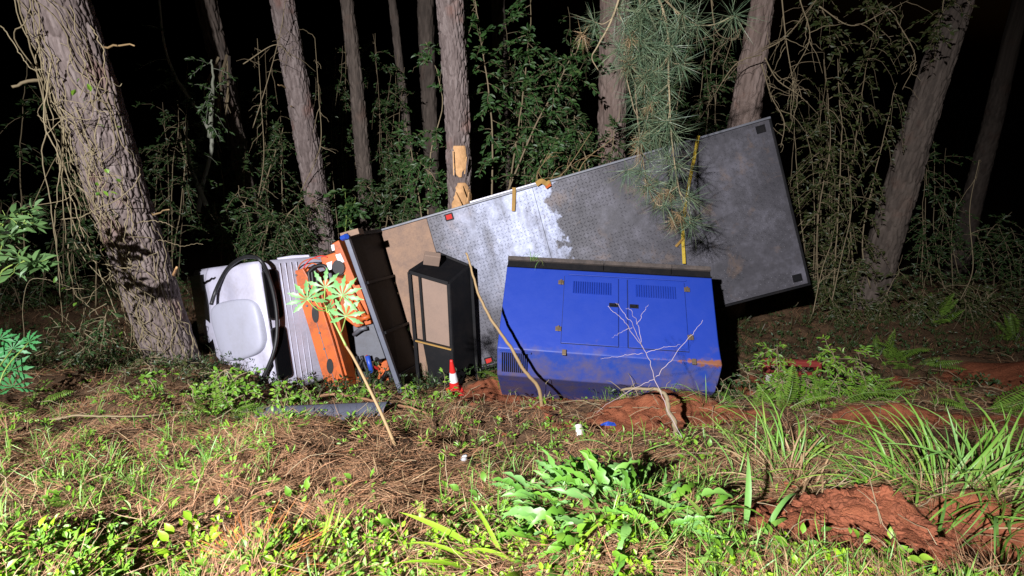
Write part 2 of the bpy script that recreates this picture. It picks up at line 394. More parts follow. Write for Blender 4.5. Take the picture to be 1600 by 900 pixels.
M['bark'] = mat_bark('pine_bark', (0.085, 0.064, 0.058), (0.165, 0.13, 0.12), (0.26, 0.215, 0.20), redamt=0.3)
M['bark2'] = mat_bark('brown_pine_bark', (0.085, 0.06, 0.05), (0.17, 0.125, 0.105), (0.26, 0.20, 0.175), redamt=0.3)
M['barkshade'] = mat_bark('shaded_bark', (0.05, 0.04, 0.034), (0.095, 0.075, 0.062), (0.15, 0.12, 0.10), redamt=0.1)  # bark colour lowered to stand in for weak light on the dim trunks
M['wood'] = paint('fresh_wood', (0.66, 0.38, 0.17), (0.34, 0.17, 0.07), 0.65, 9.0, 0.7, lo_=0.4, hi_=0.65)
M['twig'] = leafmat('dry_twig', [(0.20, 0.155, 0.09), (0.30, 0.24, 0.145), (0.16, 0.12, 0.075)], trans=0, rough=0.8, spec=0.2)
M['vine'] = leafmat('dry_vine', [(0.24, 0.19, 0.105), (0.33, 0.27, 0.16), (0.19, 0.15, 0.085)], trans=0, rough=0.7)
M['paletwig'] = leafmat('pale_twig', [(0.34, 0.27, 0.27), (0.42, 0.34, 0.33)], trans=0, rough=0.7)
M['stick'] = leafmat('tan_stick', [(0.31, 0.21, 0.10), (0.26, 0.17, 0.08)], trans=0, rough=0.7)
M['mossy'] = leafmat('mossy_stem', [(0.16, 0.17, 0.12), (0.25, 0.25, 0.20)], trans=0, rough=0.8)
M['greenstem'] = leafmat('green_stem', [(0.20, 0.30, 0.06), (0.24, 0.32, 0.08)], trans=0.0)
M['shrubleaf'] = leafmat('shrub_leaf', [(0.035, 0.085, 0.022), (0.055, 0.13, 0.03), (0.045, 0.10, 0.035), (0.09, 0.15, 0.04)])
M['shadeleaf'] = leafmat('shaded_shrub_leaf', [(0.030, 0.065, 0.020), (0.048, 0.098, 0.028), (0.065, 0.095, 0.032)])  # leaf colour kept low so these bushes look dimly lit
M['oliveleaf'] = leafmat('olive_vine_leaf', [(0.06, 0.07, 0.02), (0.08, 0.095, 0.03), (0.04, 0.07, 0.02), (0.09, 0.08, 0.035)])
M['weedleaf'] = leafmat('weed_leaf', [(0.12, 0.27, 0.022), (0.18, 0.34, 0.028), (0.10, 0.23, 0.035), (0.25, 0.39, 0.035)])
M['limeleaf'] = leafmat('lime_weed_leaf', [(0.21, 0.40, 0.012), (0.26, 0.43, 0.02), (0.16, 0.34, 0.015)])
M['thistle'] = leafmat('blue_green_leaf', [(0.15, 0.32, 0.085), (0.12, 0.31, 0.025), (0.17, 0.33, 0.11), (0.17, 0.37, 0.02), (0.09, 0.24, 0.025)], trans=0.3)
M['cassava'] = leafmat('palmate_leaf', [(0.12, 0.29, 0.09), (0.15, 0.33, 0.11), (0.10, 0.25, 0.075)], trans=0.25)
M['cassavadark'] = leafmat('deep_palmate_leaf', [(0.05, 0.24, 0.07), (0.07, 0.28, 0.09), (0.05, 0.20, 0.06)], trans=0.25)
M['glossleaf'] = leafmat('glossy_leaf', [(0.09, 0.18, 0.06), (0.12, 0.22, 0.07), (0.08, 0.15, 0.06)], rough=0.4)
M['grass'] = leafmat('grass_blade', [(0.14, 0.31, 0.04), (0.20, 0.37, 0.06), (0.15, 0.32, 0.08), (0.28, 0.37, 0.06)], trans=0.3)
M['limegrass'] = leafmat('lime_grass_blade', [(0.23, 0.41, 0.02), (0.28, 0.43, 0.035)], trans=0.3)
M['straw'] = leafmat('straw', [(0.29, 0.20, 0.10), (0.38, 0.27, 0.145), (0.23, 0.15, 0.075), (0.32, 0.20, 0.10)], trans=0.1, rough=0.7)
M['litter'] = leafmat('pine_litter', [(0.25, 0.118, 0.055), (0.33, 0.175, 0.088), (0.17, 0.085, 0.045), (0.40, 0.25, 0.135), (0.29, 0.12, 0.05)], trans=0.05, rough=0.75)
M['orangelitter'] = leafmat('rust_orange_needles', [(0.40, 0.14, 0.03), (0.34, 0.11, 0.03), (0.45, 0.19, 0.06)], trans=0.05, rough=0.7)
M['needle'] = leafmat('pine_needle', [(0.085, 0.15, 0.085), (0.12, 0.19, 0.11), (0.16, 0.19, 0.10), (0.07, 0.12, 0.07), (0.20, 0.19, 0.11)], trans=0.15)
M['brownneedle'] = leafmat('dry_needle', [(0.26, 0.17, 0.085), (0.33, 0.22, 0.11), (0.20, 0.13, 0.07)], trans=0.1)
M['fern'] = leafmat('fern_leaflet', [(0.13, 0.24, 0.03), (0.17, 0.28, 0.04), (0.10, 0.19, 0.03)])
M['deadfern'] = leafmat('dead_fern_leaflet', [(0.26, 0.17, 0.12), (0.32, 0.22, 0.16), (0.2, 0.13, 0.09)], trans=0.1)
M['clod'] = paint('red_clod', (0.20, 0.066, 0.033), (0.11, 0.040, 0.022), 0.8, 9.0, 0.95, spec=0.1, lo_=0.4, hi_=0.65)

def mat_ground():
    m, nt, b = newmat('forest_floor')
    at = nt.nodes.new('ShaderNodeAttribute'); at.attribute_name = 'soil'
    co = objco(nt); n1 = noise(nt, 2.2, 6, 0.65, co); n2 = noise(nt, 22, 6, 0.75, co); n3 = noise(nt, 90, 4, 0.7, co)
    hum = ramp(nt, [(0.045, 0.028, 0.018), (0.10, 0.060, 0.034), (0.16, 0.095, 0.052)], [0.3, 0.5, 0.72]); nt.links.new(n2.outputs[0], hum.inputs[0])
    red = ramp(nt, [(0.12, 0.040, 0.020), (0.24, 0.078, 0.038), (0.32, 0.118, 0.058)], [0.28, 0.5, 0.75])
    nt.links.new(math_n(nt, 'ADD', math_n(nt, 'MULTIPLY', n1.outputs[0], 0.4), math_n(nt, 'MULTIPLY', n2.outputs[0], 0.6)), red.inputs[0])
    f = math_n(nt, 'ADD', at.outputs['Fac'], math_n(nt, 'MULTIPLY', math_n(nt, 'SUBTRACT', n1.outputs[0], 0.5), 0.5))
    fr = ramp(nt, [(0, 0, 0), (1, 1, 1)], [0.35, 0.6]); nt.links.new(f, fr.inputs[0])
    nt.links.new(mix(nt, fr.outputs[0], hum.outputs[0], red.outputs[0]), b.inputs['Base Color'])
    b.inputs['Roughness'].default_value = 0.95; b.inputs['Specular IOR Level'].default_value = 0.1
    bumpn(nt, b, math_n(nt, 'ADD', n2.outputs[0], math_n(nt, 'MULTIPLY', n3.outputs[0], 0.5)), 0.9, 0.025)
    return m
M['ground'] = mat_ground()

# ------------------------------------------------------------------ ground
SOIL = []
for u, v, rx, ry in [(780, 625, .65, .4), (1025, 652, .6, .42), (1370, 662, .55, .32), (1330, 815, .5, .2), (1450, 830, .5, .25), (1220, 810, .25, .14), (1400, 860, .3, .14), (1500, 860, .3, .16), (1565, 590, .8, .5),
                     (1240, 785, .3, .16), (880, 625, .5, .22), (800, 640, .5, .28), (755, 612, .4, .28), (1400, 600, .5, .3), (1180, 600, .5, .5), (930, 672, .45, .2), (1490, 650, .7, .25), (1150, 650, .3, .25), (1520, 870, .25, .12)]:
    g = G(u, v); SOIL.append((g[0], g[1], rx, ry))
def soil(x, y):
    s_ = np.zeros_like(np.asarray(x, float))
    for bx, by, rx, ry in SOIL: s_ = np.maximum(s_, np.exp(-(((x - bx) / rx) ** 2 + ((y - by) / ry) ** 2) ** 1.5 * 0.7))
    return s_
xs = np.concatenate([-np.geomspace(300, 5.05, 50), np.arange(-5, 7, 0.03), np.geomspace(7.05, 300, 50)])
ys = np.concatenate([[-300, -100, -40, -15, -6, -2, -.5], np.arange(0.4, 7.5, 0.025), np.geomspace(7.55, 12, 60), np.geomspace(12.2, 390, 50)])
Xg, Yg = np.meshgrid(xs, ys)
Zg = h(Xg, Yg)
sg = soil(Xg, Yg)
lump = np.abs(fbm(Xg * 9, Yg * 9, 21, 4))
inner = ((Xg > -5) & (Xg < 7) & (Yg > .4) & (Yg < 7.5)).astype(float)
Zg = Zg + inner * (sg * (0.075 * lump + 0.05 * np.abs(fbm(Xg * 4.2, Yg * 4.2, 31, 3)) - 0.02) + 0.03 * fbm(Xg * 12, Yg * 12, 44, 3))
nx, ny = len(xs), len(ys)
ii = (np.arange(ny - 1)[:, None] * nx + np.arange(nx - 1)[None]).ravel()
gm = MB().add(np.stack([Xg, Yg, Zg], -1), np.stack([ii, ii + 1, ii + nx + 1, ii + nx], 1))
gme = gm.mesh('ground', M['ground'], True)
a_ = gme.attributes.new('soil', 'FLOAT', 'POINT'); a_.data.foreach_set('value', sg.ravel().astype(np.float32))
ground = link('ground', gme); tag(ground, 'red-brown forest floor sloping down from the verge to the wreck', 'ground', kind='structure')

# ------------------------------------------------------------------ trees
def cell2(th, z, ncirc, cz, seed):
    """cellular noise on a cylinder: th in [0,1), returns F1,F2, id random"""
    x = th * ncirc; y = z / cz
    ix = np.floor(x); iy = np.floor(y)
    f1 = np.full(x.shape, 9.0); f2 = np.full(x.shape, 9.0); idv = np.zeros(x.shape)
    for dx in (-1, 0, 1):
        for dy in (-1, 0, 1):
            cx = np.mod(ix + dx, ncirc); cy = iy + dy
            px = ix + dx + _hash(cx, cy, seed); py = cy + _hash(cx, cy, seed + 5)
            d = np.sqrt((x - px) ** 2 + (y - py) ** 2)
            new = d < f1
            f2 = np.where(new, f1, np.minimum(f2, d)); idv = np.where(new, _hash(cx, cy, seed + 11), idv); f1 = np.where(new, d, f1)
    return f1, f2, idv
TREES = {}
def tree(key, name, label, top, bot, y, mat, rough=0.03, cellw=0.05, cellz=0.26, ztop=9.0, na=96, dz=0.022, group='pine trunks around the wreck', wob=0.02, seed=1, flare=0.2):
    A = P(top[0], top[1], y); B = P(bot[0], bot[1], y)
    ax = A - B; L = np.linalg.norm(ax); ax = ax / L
    dA = (A - CAM) @ FW; dB = (B - CAM) @ FW
    rA = top[2] * dA / FPX / 2 * 0.96; rB = bot[2] * dB / FPX / 2 * 0.96
    zg = gz(B[0], y) - 0.25
    t0 = (zg - B[2]) / ax[2]; base = B + ax * t0
    tvis = (A[2] + 0.6 - base[2]) / ax[2]
    ts = np.concatenate([np.arange(0, tvis, dz), np.linspace(tvis, max((ztop - base[2]) / ax[2], tvis + 1), 16)])
    tr_ = base[None] + ax[None] * ts[:, None]
    rad = rB + (rA - rB) * ((ts + t0) / L); rad = np.maximum(rad, 0.45 * min(rA, rB))
    rad = rad * (1 + flare * np.exp(-ts / 0.35))
    bend = np.stack([fbm(ts * 0.5, ts * 0 + seed, seed, 3), fbm(ts * 0.5, ts * 0 + seed + 50, seed + 3, 3)], 1) * wob * 2
    tr_[:, :2] += bend
    th = np.arange(na) / na
    TH, TS = np.meshgrid(th, ts)
    r0 = float(np.median(rad)); nc = max(6, int(round(2 * math.pi * r0 / cellw)))
    warp = 0.05 * fbm(TS * 3, TH * 7, seed + 2, 3)
    f1, f2, idv = cell2(np.mod(TH + warp * 0.3, 1.0), TS + 0.1 * warp, nc, cellz, seed)
    _, f2b, idb = cell2(TH, TS, nc * 2, cellz * 0.45, seed + 40)
    gap = sstep(0.02, 0.32, f2 - f1)
    disp = rough * (gap - 0.7) + rough * 0.55 * (idv - 0.5) * gap + rough * 0.3 * (idb - 0.5) + rough * 0.5 * fbm(TH * nc * 2, TS * 8, seed + 9, 3)
    Rm = rad[:, None] * (1 + 0.06 * fbm(np.cos(TH * 6.283) * 1.2 + TS * .4, np.sin(TH * 6.283) * 1.2, seed + 4, 2)) + disp
    ux = np.cross(ax, [0, 1, 0.]); ux /= np.linalg.norm(ux); uy = np.cross(ax, ux)
    V = tr_[:, None] + Rm[..., None] * (np.cos(TH * 2 * np.pi)[..., None] * ux + np.sin(TH * 2 * np.pi)[..., None] * uy)
    root = empty(name, base)
    m_ = len(ts); i = np.arange(m_ - 1)[:, None] * na; j = np.arange(na)[None]
    q = np.stack([i + j, i + (j + 1) % na, i + na + (j + 1) % na, i + na + j], -1).reshape(-1, 4)
    mb = MB().add(V.reshape(-1, 3) - base, q)
    me = mb.mesh('trunk', mat, True)
    at = me.attributes.new('plate', 'FLOAT', 'POINT'); at.data.foreach_set('value', (idv * 0.6 + idb * 0.4).ravel().astype(np.float32))
    link('trunk', me, root)
    tag(root, label, 'tree', group)
    TREES[key] = dict(base=base, ax=ax, ts=ts, tr=tr_, rad=rad, ux=ux, uy=uy, root=root, y=y)
    return root
def stub(key, u, v, du, dv, dy=-0.15, r=0.02, mat='twig', name='branch_stub'):
    T = TREES[key]; a = P(u, v, T['y'] - 0.05); b = P(u + du, v + dv, T['y'] + dy)
    n_ = 7; t = np.linspace(0, 1, n_)[:, None]; pth = a + (b - a) * t + np.random.default_rng(int(u)).normal(0, 0.008, (n_, 3))
    MB().tube(pth - T['base'], np.linspace(r, r * 0.6, n_), 6).build(name, M[mat], T['root'], True)

tree('T1', 'leaning_pine_tree', 'thick leaning pine trunk wrapped in dry vines beside the white cab', (85, 0, 92), (258, 520, 72), 6.0, M['bark'], 0.024, 0.042, 0.19, na=190, dz=0.014, seed=3, flare=0.05)
tree('T2', 'pine_tree', 'slim leaning pine trunk rising right behind the orange crane frame', (442, 0, 37), (507, 390, 36), 9.4, M['bark'], 0.026, 0.044, 0.2, na=110, dz=0.018, seed=5)
tree('T3', 'pine_tree', 'thin grey pine trunk between the slim leaning pine and the scarred pine', (544, 0, 20), (578, 350, 25), 10.6, M['barkshade'], 0.02, 0.05, 0.25, na=64, dz=0.03, seed=8)
tree('T4', 'pine_tree', 'straight pine trunk with torn bark showing pale wood above the deck edge', (705, 0, 42), (720, 320, 37), 8.5, M['bark'], 0.026, 0.044, 0.2, na=128, dz=0.018, seed=12)
tree('T5', 'pine_tree', 'pine trunk half hidden behind the hanging pine branch', (962, 0, 46), (957, 220, 42), 9.6, M['bark2'], 0.026, 0.055, 0.28, seed=14)
tree('T6', 'pine_tree', 'pine trunk rising behind the raised top corner of the deck', (1192, 0, 34), (1166, 190, 48), 9.2, M['bark2'], 0.026, 0.06, 0.3, seed=17)
tree('T7', 'pine_tree', 'dim pine trunk leaning right beyond the rear end of the deck', (1482, 50, 42), (1372, 410, 48), 9.4, M['barkshade'], 0.026, 0.06, 0.3, seed=19)
G2 = 'dim trunks deeper in the woods'
tree('D8', 'pine_tree', 'faint shadowy trunk at the far right edge of the woods', (1560, 150, 26), (1490, 440, 30), 17.0, M['barkshade'], 0.02, 0.07, 0.3, na=48, dz=0.05, seed=23, group=G2)
tree('D1', 'broken_tree', 'old trunk with shredded bark hanging above the white cab', (322, 0, 30), (375, 262, 24), 9.8, M['barkshade'], 0.035, 0.05, 0.4, na=64, dz=0.03, seed=26, group=G2, wob=0.06)
tree('D2', 'sapling_tree', 'very thin dim trunk left of the scarred pine', (612, 0, 13), (634, 195, 13), 12.0, M['barkshade'], 0.012, 0.05, 0.25, na=32, dz=0.05, seed=28, group=G2)
tree('D3', 'pine_tree', 'shadowy trunk immediately behind the leaves left of the scarred pine', (664, 0, 26), (672, 210, 24), 13.0, M['barkshade'], 0.02, 0.06, 0.3, na=48, dz=0.05, seed=31, group=G2)
tree('D5', 'pine_tree', 'grey trunk screened by the leafy sapling right of the scarred pine', (778, 0, 22), (788, 290, 24), 11.6, M['barkshade'], 0.02, 0.06, 0.3, na=48, dz=0.05, seed=37, group=G2)
stub('T1', 160, 72, 50, -1, -.35, .012, 'stick'); stub('T1', 70, 122, -52, 14, -.3, .022, 'twig'); stub('T1', 235, 335, 30, -8, -.3, .012, 'stick'); stub('T1', 270, 430, 8, -12, -.3, .02, 'wood')
stub('T2', 450, 138, -16, -5, -.3, .016, 'stick'); stub('T2', 462, 168, -8, -2, -.35, .014, 'stick')
# torn wounds on the scarred pine: patches of bare wood with ragged rims
def wound(key, poly, name='bare_wood'):
    T = TREES[key]; rows = []
    vs_ = [p[0] for p in poly]
    for v in np.linspace(vs_[0], vs_[-1], 14):
        ul = np.interp(v, vs_, [p[1] for p in poly]) + random.uniform(-1.2, 1.2); ur = np.interp(v, vs_, [p[2] for p in poly]) + random.uniform(-1.2, 1.2)
        row = []
        for u in np.linspace(ul, ur, 9):
            d = ray(u, v); c = P(u, v, T['y']); 
            t = (c - T['base']) @ T['ax']; axp = np.array([np.interp(t, T['ts'], T['tr'][:, k]) for k in range(3)]); r = np.interp(t, T['ts'], T['rad']) + 0.014 + random.uniform(-.003, .004)
            a2 = d @ d - (d @ T['ax']) ** 2; w0 = CAM - axp; b2 = d @ w0 - (d @ T['ax']) * (w0 @ T['ax']); c2 = w0 @ w0 - (w0 @ T['ax']) ** 2 - r * r
            disc = max(b2 * b2 - a2 * c2, 0.0); s_ = (-b2 - math.sqrt(disc)) / a2; row.append(CAM + d * s_)
        rows.append(row)
    Vv = np.array(rows); n0, n1 = Vv.shape[:2]; inn = Vv + np.array([0, .05, 0])
    i = (np.arange(n0 - 1)[:, None] * n1 + np.arange(n1 - 1)[None]).ravel(); q = np.stack([i, i + 1, i + n1 + 1, i + n1], 1)
    mb = MB().add(Vv.reshape(-1, 3) - T['base'], q)
    bd = [(0, j) for j in range(n1)] + [(k, n1 - 1) for k in range(1, n0)] + [(n0 - 1, j) for j in range(n1 - 2, -1, -1)] + [(k, 0) for k in range(n0 - 2, 0, -1)]
    o_ = np.array([Vv[a, b] for a, b in bd]); n_ = len(o_); i_ = np.array([inn[a, b] for a, b in bd]); k = np.arange(n_)
    mb.add(np.vstack([o_, i_]) - T['base'], np.stack([k, k + n_, (k + 1) % n_ + n_, (k + 1) % n_], 1))
    mb.build(name, M['wood'], T['root'])
wound('T4', [(228, 709, 727), (240, 708, 729), (262, 710, 727), (268, 711, 723), (277, 716, 721)])
wound('T4', [(286, 715, 728), (294, 712, 733), (306, 710, 736), (318, 707, 738), (334, 704, 738)])
for (u0, v0, u1, v1) in [(708, 236, 709, 274), (729, 245, 726, 272), (712, 300, 722, 322), (733, 300, 730, 316), (722, 290, 726, 306)]:
    T = TREES['T4']; a = P(u0, v0, T['y'] - .24); b = P(u1, v1, T['y'] - .29)
    MB().beam(a - T['base'], b - T['base'], 0.016, 0.012).build('bark_splinter', M['wood'], T['root'])
# shredded bark strips on the broken trunk
for k in range(16):
    T = TREES['D1']; u = random.uniform(335, 362); v = random.uniform(85, 125)
    p0 = P(u, v, 9.5); p1 = P(u + random.uniform(-14, 22), v + random.uniform(60, 130), 9.3)
    mid = (p0 + p1) / 2 + np.array([random.uniform(-.1, .12), -.1, 0])
    pth = spline([p0, mid, p1], 10)
    MB().tube(pth - T['base'], np.linspace(.02, .006, len(pth)), 4).build('bark_strip', M['twig'] if k % 3 else M['barkshade'], T['root'])

# ------------------------------------------------------------------ overturned truck (local: x along the deck to its rear, y up across the deck, z out of the deck)
TLc = np.array([-1.97, 7.22, -.85]); TRc = np.array([3.48, 7.38, .71]); BLc = np.array([-1.33, 6.37, -3.0])
tl_ = (TRc - TLc) / np.linalg.norm(TRc - TLc); tw_ = BLc - TLc; tw_ -= tl_ * (tw_ @ tl_); tw_ /= np.linalg.norm(tw_)
tn_ = np.cross(tl_, -tw_)
truck = empty('truck', TLc)
truck.matrix_world = Matrix(((tl_[0], -tw_[0], tn_[0], TLc[0]), (tl_[1], -tw_[1], tn_[1], TLc[1]), (tl_[2], -tw_[2], tn_[2], TLc[2]), (0, 0, 0, 1)))
tag(truck, 'overturned flatbed truck with white cab, orange crane frame and worn checker-plate deck', 'truck')
def TK(u, v, N):
    d = ray(u, v); t = (N - (CAM - TLc) @ tn_) / (d @ tn_); q = CAM + t * d - TLc
    return np.array([q @ tl_, -(q @ tw_), N])
def poly(pts, N): return [TK(u, v, N)[:2] for u, v in pts]
# bed
bed = MB()
bed.box(0.02, 5.73, -2.38, -0.02, -0.10, -0.03)
for k in range(9): bed.box(0.25 + k * 0.64, 0.33 + k * 0.64, -2.36, -0.04, -0.20, -0.101)
bedo = bed.build('bed', M['black'], truck)
def plate(x0, x1, y0, y1, mat, name, z=0.0, nxs=30):
    gx = np.linspace(x0, x1, nxs); gy = np.linspace(y0, y1, 16); X_, Y_ = np.meshgrid(gx, gy)
    Z_ = z + 0.010 * fbm(X_ * 1.6, Y_ * 1.6, 77, 3)
    n1 = nxs; i = (np.arange(15)[:, None] * n1 + np.arange(n1 - 1)[None]).ravel()
    mb = MB().add(np.stack([X_, Y_, Z_], -1), np.stack([i, i + 1, i + n1 + 1, i + n1], 1))
    bd = np.concatenate([np.arange(n1), np.arange(1, 16) * n1 + n1 - 1, 15 * n1 + np.arange(n1 - 2, -1, -1), np.arange(14, 0, -1) * n1])
    Vv = np.stack([X_, Y_, Z_], -1).reshape(-1, 3)[bd]; W_ = Vv.copy(); W_[:, 2] = -0.029; k = np.arange(len(bd))
    mb.add(np.vstack([Vv, W_]), np.stack([k, k + len(bd), (k + 1) % len(bd) + len(bd), (k + 1) % len(bd)], 1))
    return mb.build(name, mat, bedo, True)
plate(0.03, 0.735, -2.37, -0.03, M['rust'], 'rusty_deck_plate', 0.004, 10)['label'] = 'rust-brown bare plate next to the headboard'
plate(0.74, 2.345, -2.37, -0.03, M['deck'], 'deck_plate')
plate(2.351, 5.72, -2.37, -0.03, M['deck'], 'deck_plate', 0, 60)
# raised treads of the checker plate
pit = 0.054
gx = np.arange(0.78, 5.69, pit); gy = np.arange(-2.33, -0.06, pit)
X_, Y_ = np.meshgrid(gx, gy); kk = (np.add.outer(np.arange(len(gy)), np.arange(len(gx))) % 2).ravel()
X_ = X_.ravel(); Y_ = Y_.ravel(); keep = (np.abs(X_ - 2.348) > 0.03) & (vnoise(X_ * 1.5, Y_ * 1.5, 5) + .5 * vnoise(X_ * 6, Y_ * 6, 8) < 0.34 - .16 * sstep(3.2, 4.6, X_))
X_, Y_, kk = X_[keep], Y_[keep], kk[keep]
tv = np.array([[-.024, 0, 0], [0, -.0075, 0], [.024, 0, 0], [0, .0075, 0], [-.013, 0, .0034], [.013, 0, .0034]])
tt = np.array([[0, 1, 4], [1, 5, 4], [1, 2, 5], [2, 3, 5], [3, 4, 5], [3, 0, 4]])
ang = np.where(kk == 0, 0.785, -0.785); Rr = np.zeros((len(X_), 3, 3)); Rr[:, 0, 0] = np.cos(ang); Rr[:, 0, 1] = -np.sin(ang); Rr[:, 1, 0] = np.sin(ang); Rr[:, 1, 1] = np.cos(ang); Rr[:, 2, 2] = 1
tz = 0.010 * fbm(X_ * 1.6, Y_ * 1.6, 77, 3)
o = MB().batch(tv, tt, np.stack([X_, Y_, tz], 1), Rr, np.ones(len(X_))).build('tread_pattern', M['deck'], bedo); o['kind'] = 'stuff'
MB().box(0.0, 5.75, -0.024, 0.006, -0.16, 0.012).build('side_rail', M['steel'], bedo, bevel=0.004)
MB().box(0.0, 5.75, -2.406, -2.376, -0.16, 0.012).build('side_rail', M['black'], bedo, bevel=0.004)
MB().box(5.722, 5.752, -2.374, -0.026, -0.16, 0.010).build('end_rail', M['black'], bedo, bevel=0.004)
MB().box(1.42, 2.46, 0.006, 0.03, -0.10, 0.020).build('white_edge_strip', M['cab'], bedo, bevel=0.004)['label'] = 'white painted length of the upper deck edge'
for (u, v, mt) in [(702, 339, 'redlamp'), (1188, 202, 'black'), (1245, 434, 'black'), (764, 563, 'redlamp')]:
    c = TK(u, v, 0); f_ = MB()
    for (a, b_, c_, d_) in [(-.06, .06, .035, .05), (-.06, .06, -.05, -.035), (-.06, -.045, -.035, .035), (.045, .06, -.035, .035)]: f_.box(c[0] + a, c[0] + b_, c[1] + c_, c[1] + d_, 0.006, 0.028)
    fo = f_.build('marker_light', M['black'], bedo)
    MB().box(c[0] - .044, c[0] + .044, c[1] - .034, c[1] + .034, 0.006, 0.018).build('lens', M[mt], bedo)
# chassis behind the deck
for yy in (-0.75, -1.65): MB().box(-3.0, 5.5, yy - .05, yy + .05, -0.46, -0.205).build('chassis_rail', M['black'], truck)
# headboard
hb0 = TK(541, 368, 1.2); hb1 = TK(627, 612, 1.02)
hb0[0] = max(min(hb0[0], .05), -.25); hb1[0] = max(min(hb1[0], .05), -.25)
HB = empty('headboard', (0, 0, 0)); HB.parent = truck
def hbp(s, t): # s down the headboard 0..1, t from deck 0 to free edge 1
    a = np.array([0.0, -0.02 - 2.3 * s, 0.0]); b = hb0 * (1 - s) + hb1 * s; return a * (1 - t) + b * t
q8 = [hbp(0.0, 0.0), hbp(1, 0.0), hbp(1, .97), hbp(0.0, .97)]
off = np.array([-0.02, 0, 0])
MB().hexa([*[p + off for p in q8], *q8]).build('panel', M['gloss'], HB, fixn=True)
MB().beam(hbp(0, 1), hbp(1.02, 1), 0.075, 0.06, up=(1, 0, 0)).build('free_edge_bar', M['bluebar'], HB, bevel=0.006)
MB().beam(hbp(0, 0.0) + [.02, .0, 0.03], hbp(0, 1), 0.05, 0.05, up=(1, 0, 0)).build('top_bar', M['black'], HB)
for s_ in (0.3, 0.62, 0.9): MB().beam(hbp(s_, 0.02) + [.03, 0, 0], hbp(s_, .95) + [.03, 0, 0], 0.04, 0.035, up=(0, 1, 0)).build('stiffener', M['black'], HB)
MB().box(*(lambda c: (c[0] - .08, c[0] + .16, c[1] - .02, c[1] + .05, c[2] - .2, c[2] - .02))(hbp(0, 1))).build('end_cap', M['rust'], HB)
MB().tube([hbp(0, 1) + [-.05, -.02, .02], hbp(0, 1) + [.03, -.02, .07]], .035, 8).build('blue_fitting', M['bluebit'], HB)
# crane frame between cab and deck
CR = empty('crane', (0, 0, 0)); CR.parent = truck
def slab(name, pts, N, th, mat, parent=CR, bev=0.012, label=None):
    o = MB().extrude(poly(pts, N), N - th, N).build(name, M[mat], parent, bevel=bev, seg=2)
    if label: o['label'] = label
    return o
sp_ = slab('subframe_plate', [(455, 425), (473, 419), (496, 458), (520, 532), (543, 613), (509, 606), (482, 512)], .50, .06, 'orange')
for (u, v, a, b_) in [(493, 491, .05, .12), (516, 572, .048, .11)]:  # dark discs painted in for the shade inside two oval holes
    c = TK(u, v, .5); th = np.linspace(0, 2 * np.pi, 20, endpoint=False); rot = 0.24
    ex = a * np.cos(th); ey = b_ * np.sin(th)
    MB().extrude(np.c_[c[0] + ex * math.cos(rot) - ey * math.sin(rot) * -1, c[1] + ey * math.cos(rot) - ex * math.sin(rot)], .501, .512).build('dark_slot_disc', M['rubber'], sp_)
for (u, v) in [(463, 430), (470, 452), (480, 478), (500, 520), (507, 545), (525, 594), (512, 598), (534, 600)]:
    c = TK(u, v, .5); th = np.linspace(0, 2 * np.pi, 8, endpoint=False); MB().extrude(np.c_[c[0] + .016 * np.cos(th), c[1] + .016 * np.sin(th)], .501, .518).build('bolt', M['steel'], sp_)
slab('weld_strip', [(484, 470), (485, 470), (526, 606), (525, 606)], .503, .012, 'steel', bev=0)
slab('subframe_flange', [(474, 419), (480, 417), (503, 458), (527, 532), (549, 611), (543, 612), (520, 531), (497, 457)], .42, .3, 'orange')
slab('crane_column', [(518, 381), (529, 375), (541, 404), (556, 440), (543, 443), (530, 412)], .60, .22, 'orange')
slab('column_base', [(500, 402), (524, 394), (530, 414), (506, 421)], .45, .3, 'orange')
slab('decal', [(524, 398), (532, 396), (538, 409), (530, 413)], .612, .008, 'white', bev=0)
slab('decal', [(517, 383), (522, 382), (523, 391), (519, 392)], .612, .008, 'white', bev=0)
slab('decal', [(510, 411), (519, 408), (518, 421), (513, 422)], .466, .008, 'white', bev=0)
slab('crane_housing', [(519, 432), (540, 435), (560, 441), (574, 482), (580, 506), (556, 512), (538, 498)], .32, .35, 'orange')
slab('crane_gusset', [(498, 440), (512, 436), (531, 505), (541, 558), (532, 566), (516, 520)], .26, .2, 'orange')
slab('lower_bracket', [(588, 569), (604, 563), (616, 604), (604, 611), (582, 607), (590, 590)], .16, .2, 'orange')
slab('lower_bracket', [(556, 590), (576, 586), (586, 612), (560, 616)], .2, .2, 'orange')
slab('control_box', [(551, 509), (582, 503), (602, 560), (566, 568), (556, 552)], .24, .2, 'steel')
for a, b_, r in [((541, 438), (574, 500), .025), ((548, 470), (566, 508), .03), ((560, 500), (578, 494), .035)]:
    MB().tube([TK(*a, .38), TK(*b_, .38)], r, 8).build('strut', M['orange'], CR, True)
c0 = TK(529, 418, .62)
cyl = MB(); thc = np.linspace(0, 2 * np.pi, 20, endpoint=False)
for z0, z1, r in [(.40, .60, .095), (.60, .63, .085), (.47, .50, .1)]: cyl.extrude(np.c_[c0[0] + r * np.cos(thc), c0[1] + r * 1.15 * np.sin(thc)], z0, z1)
cyl.build('oil_filter', M['rubber'], CR)
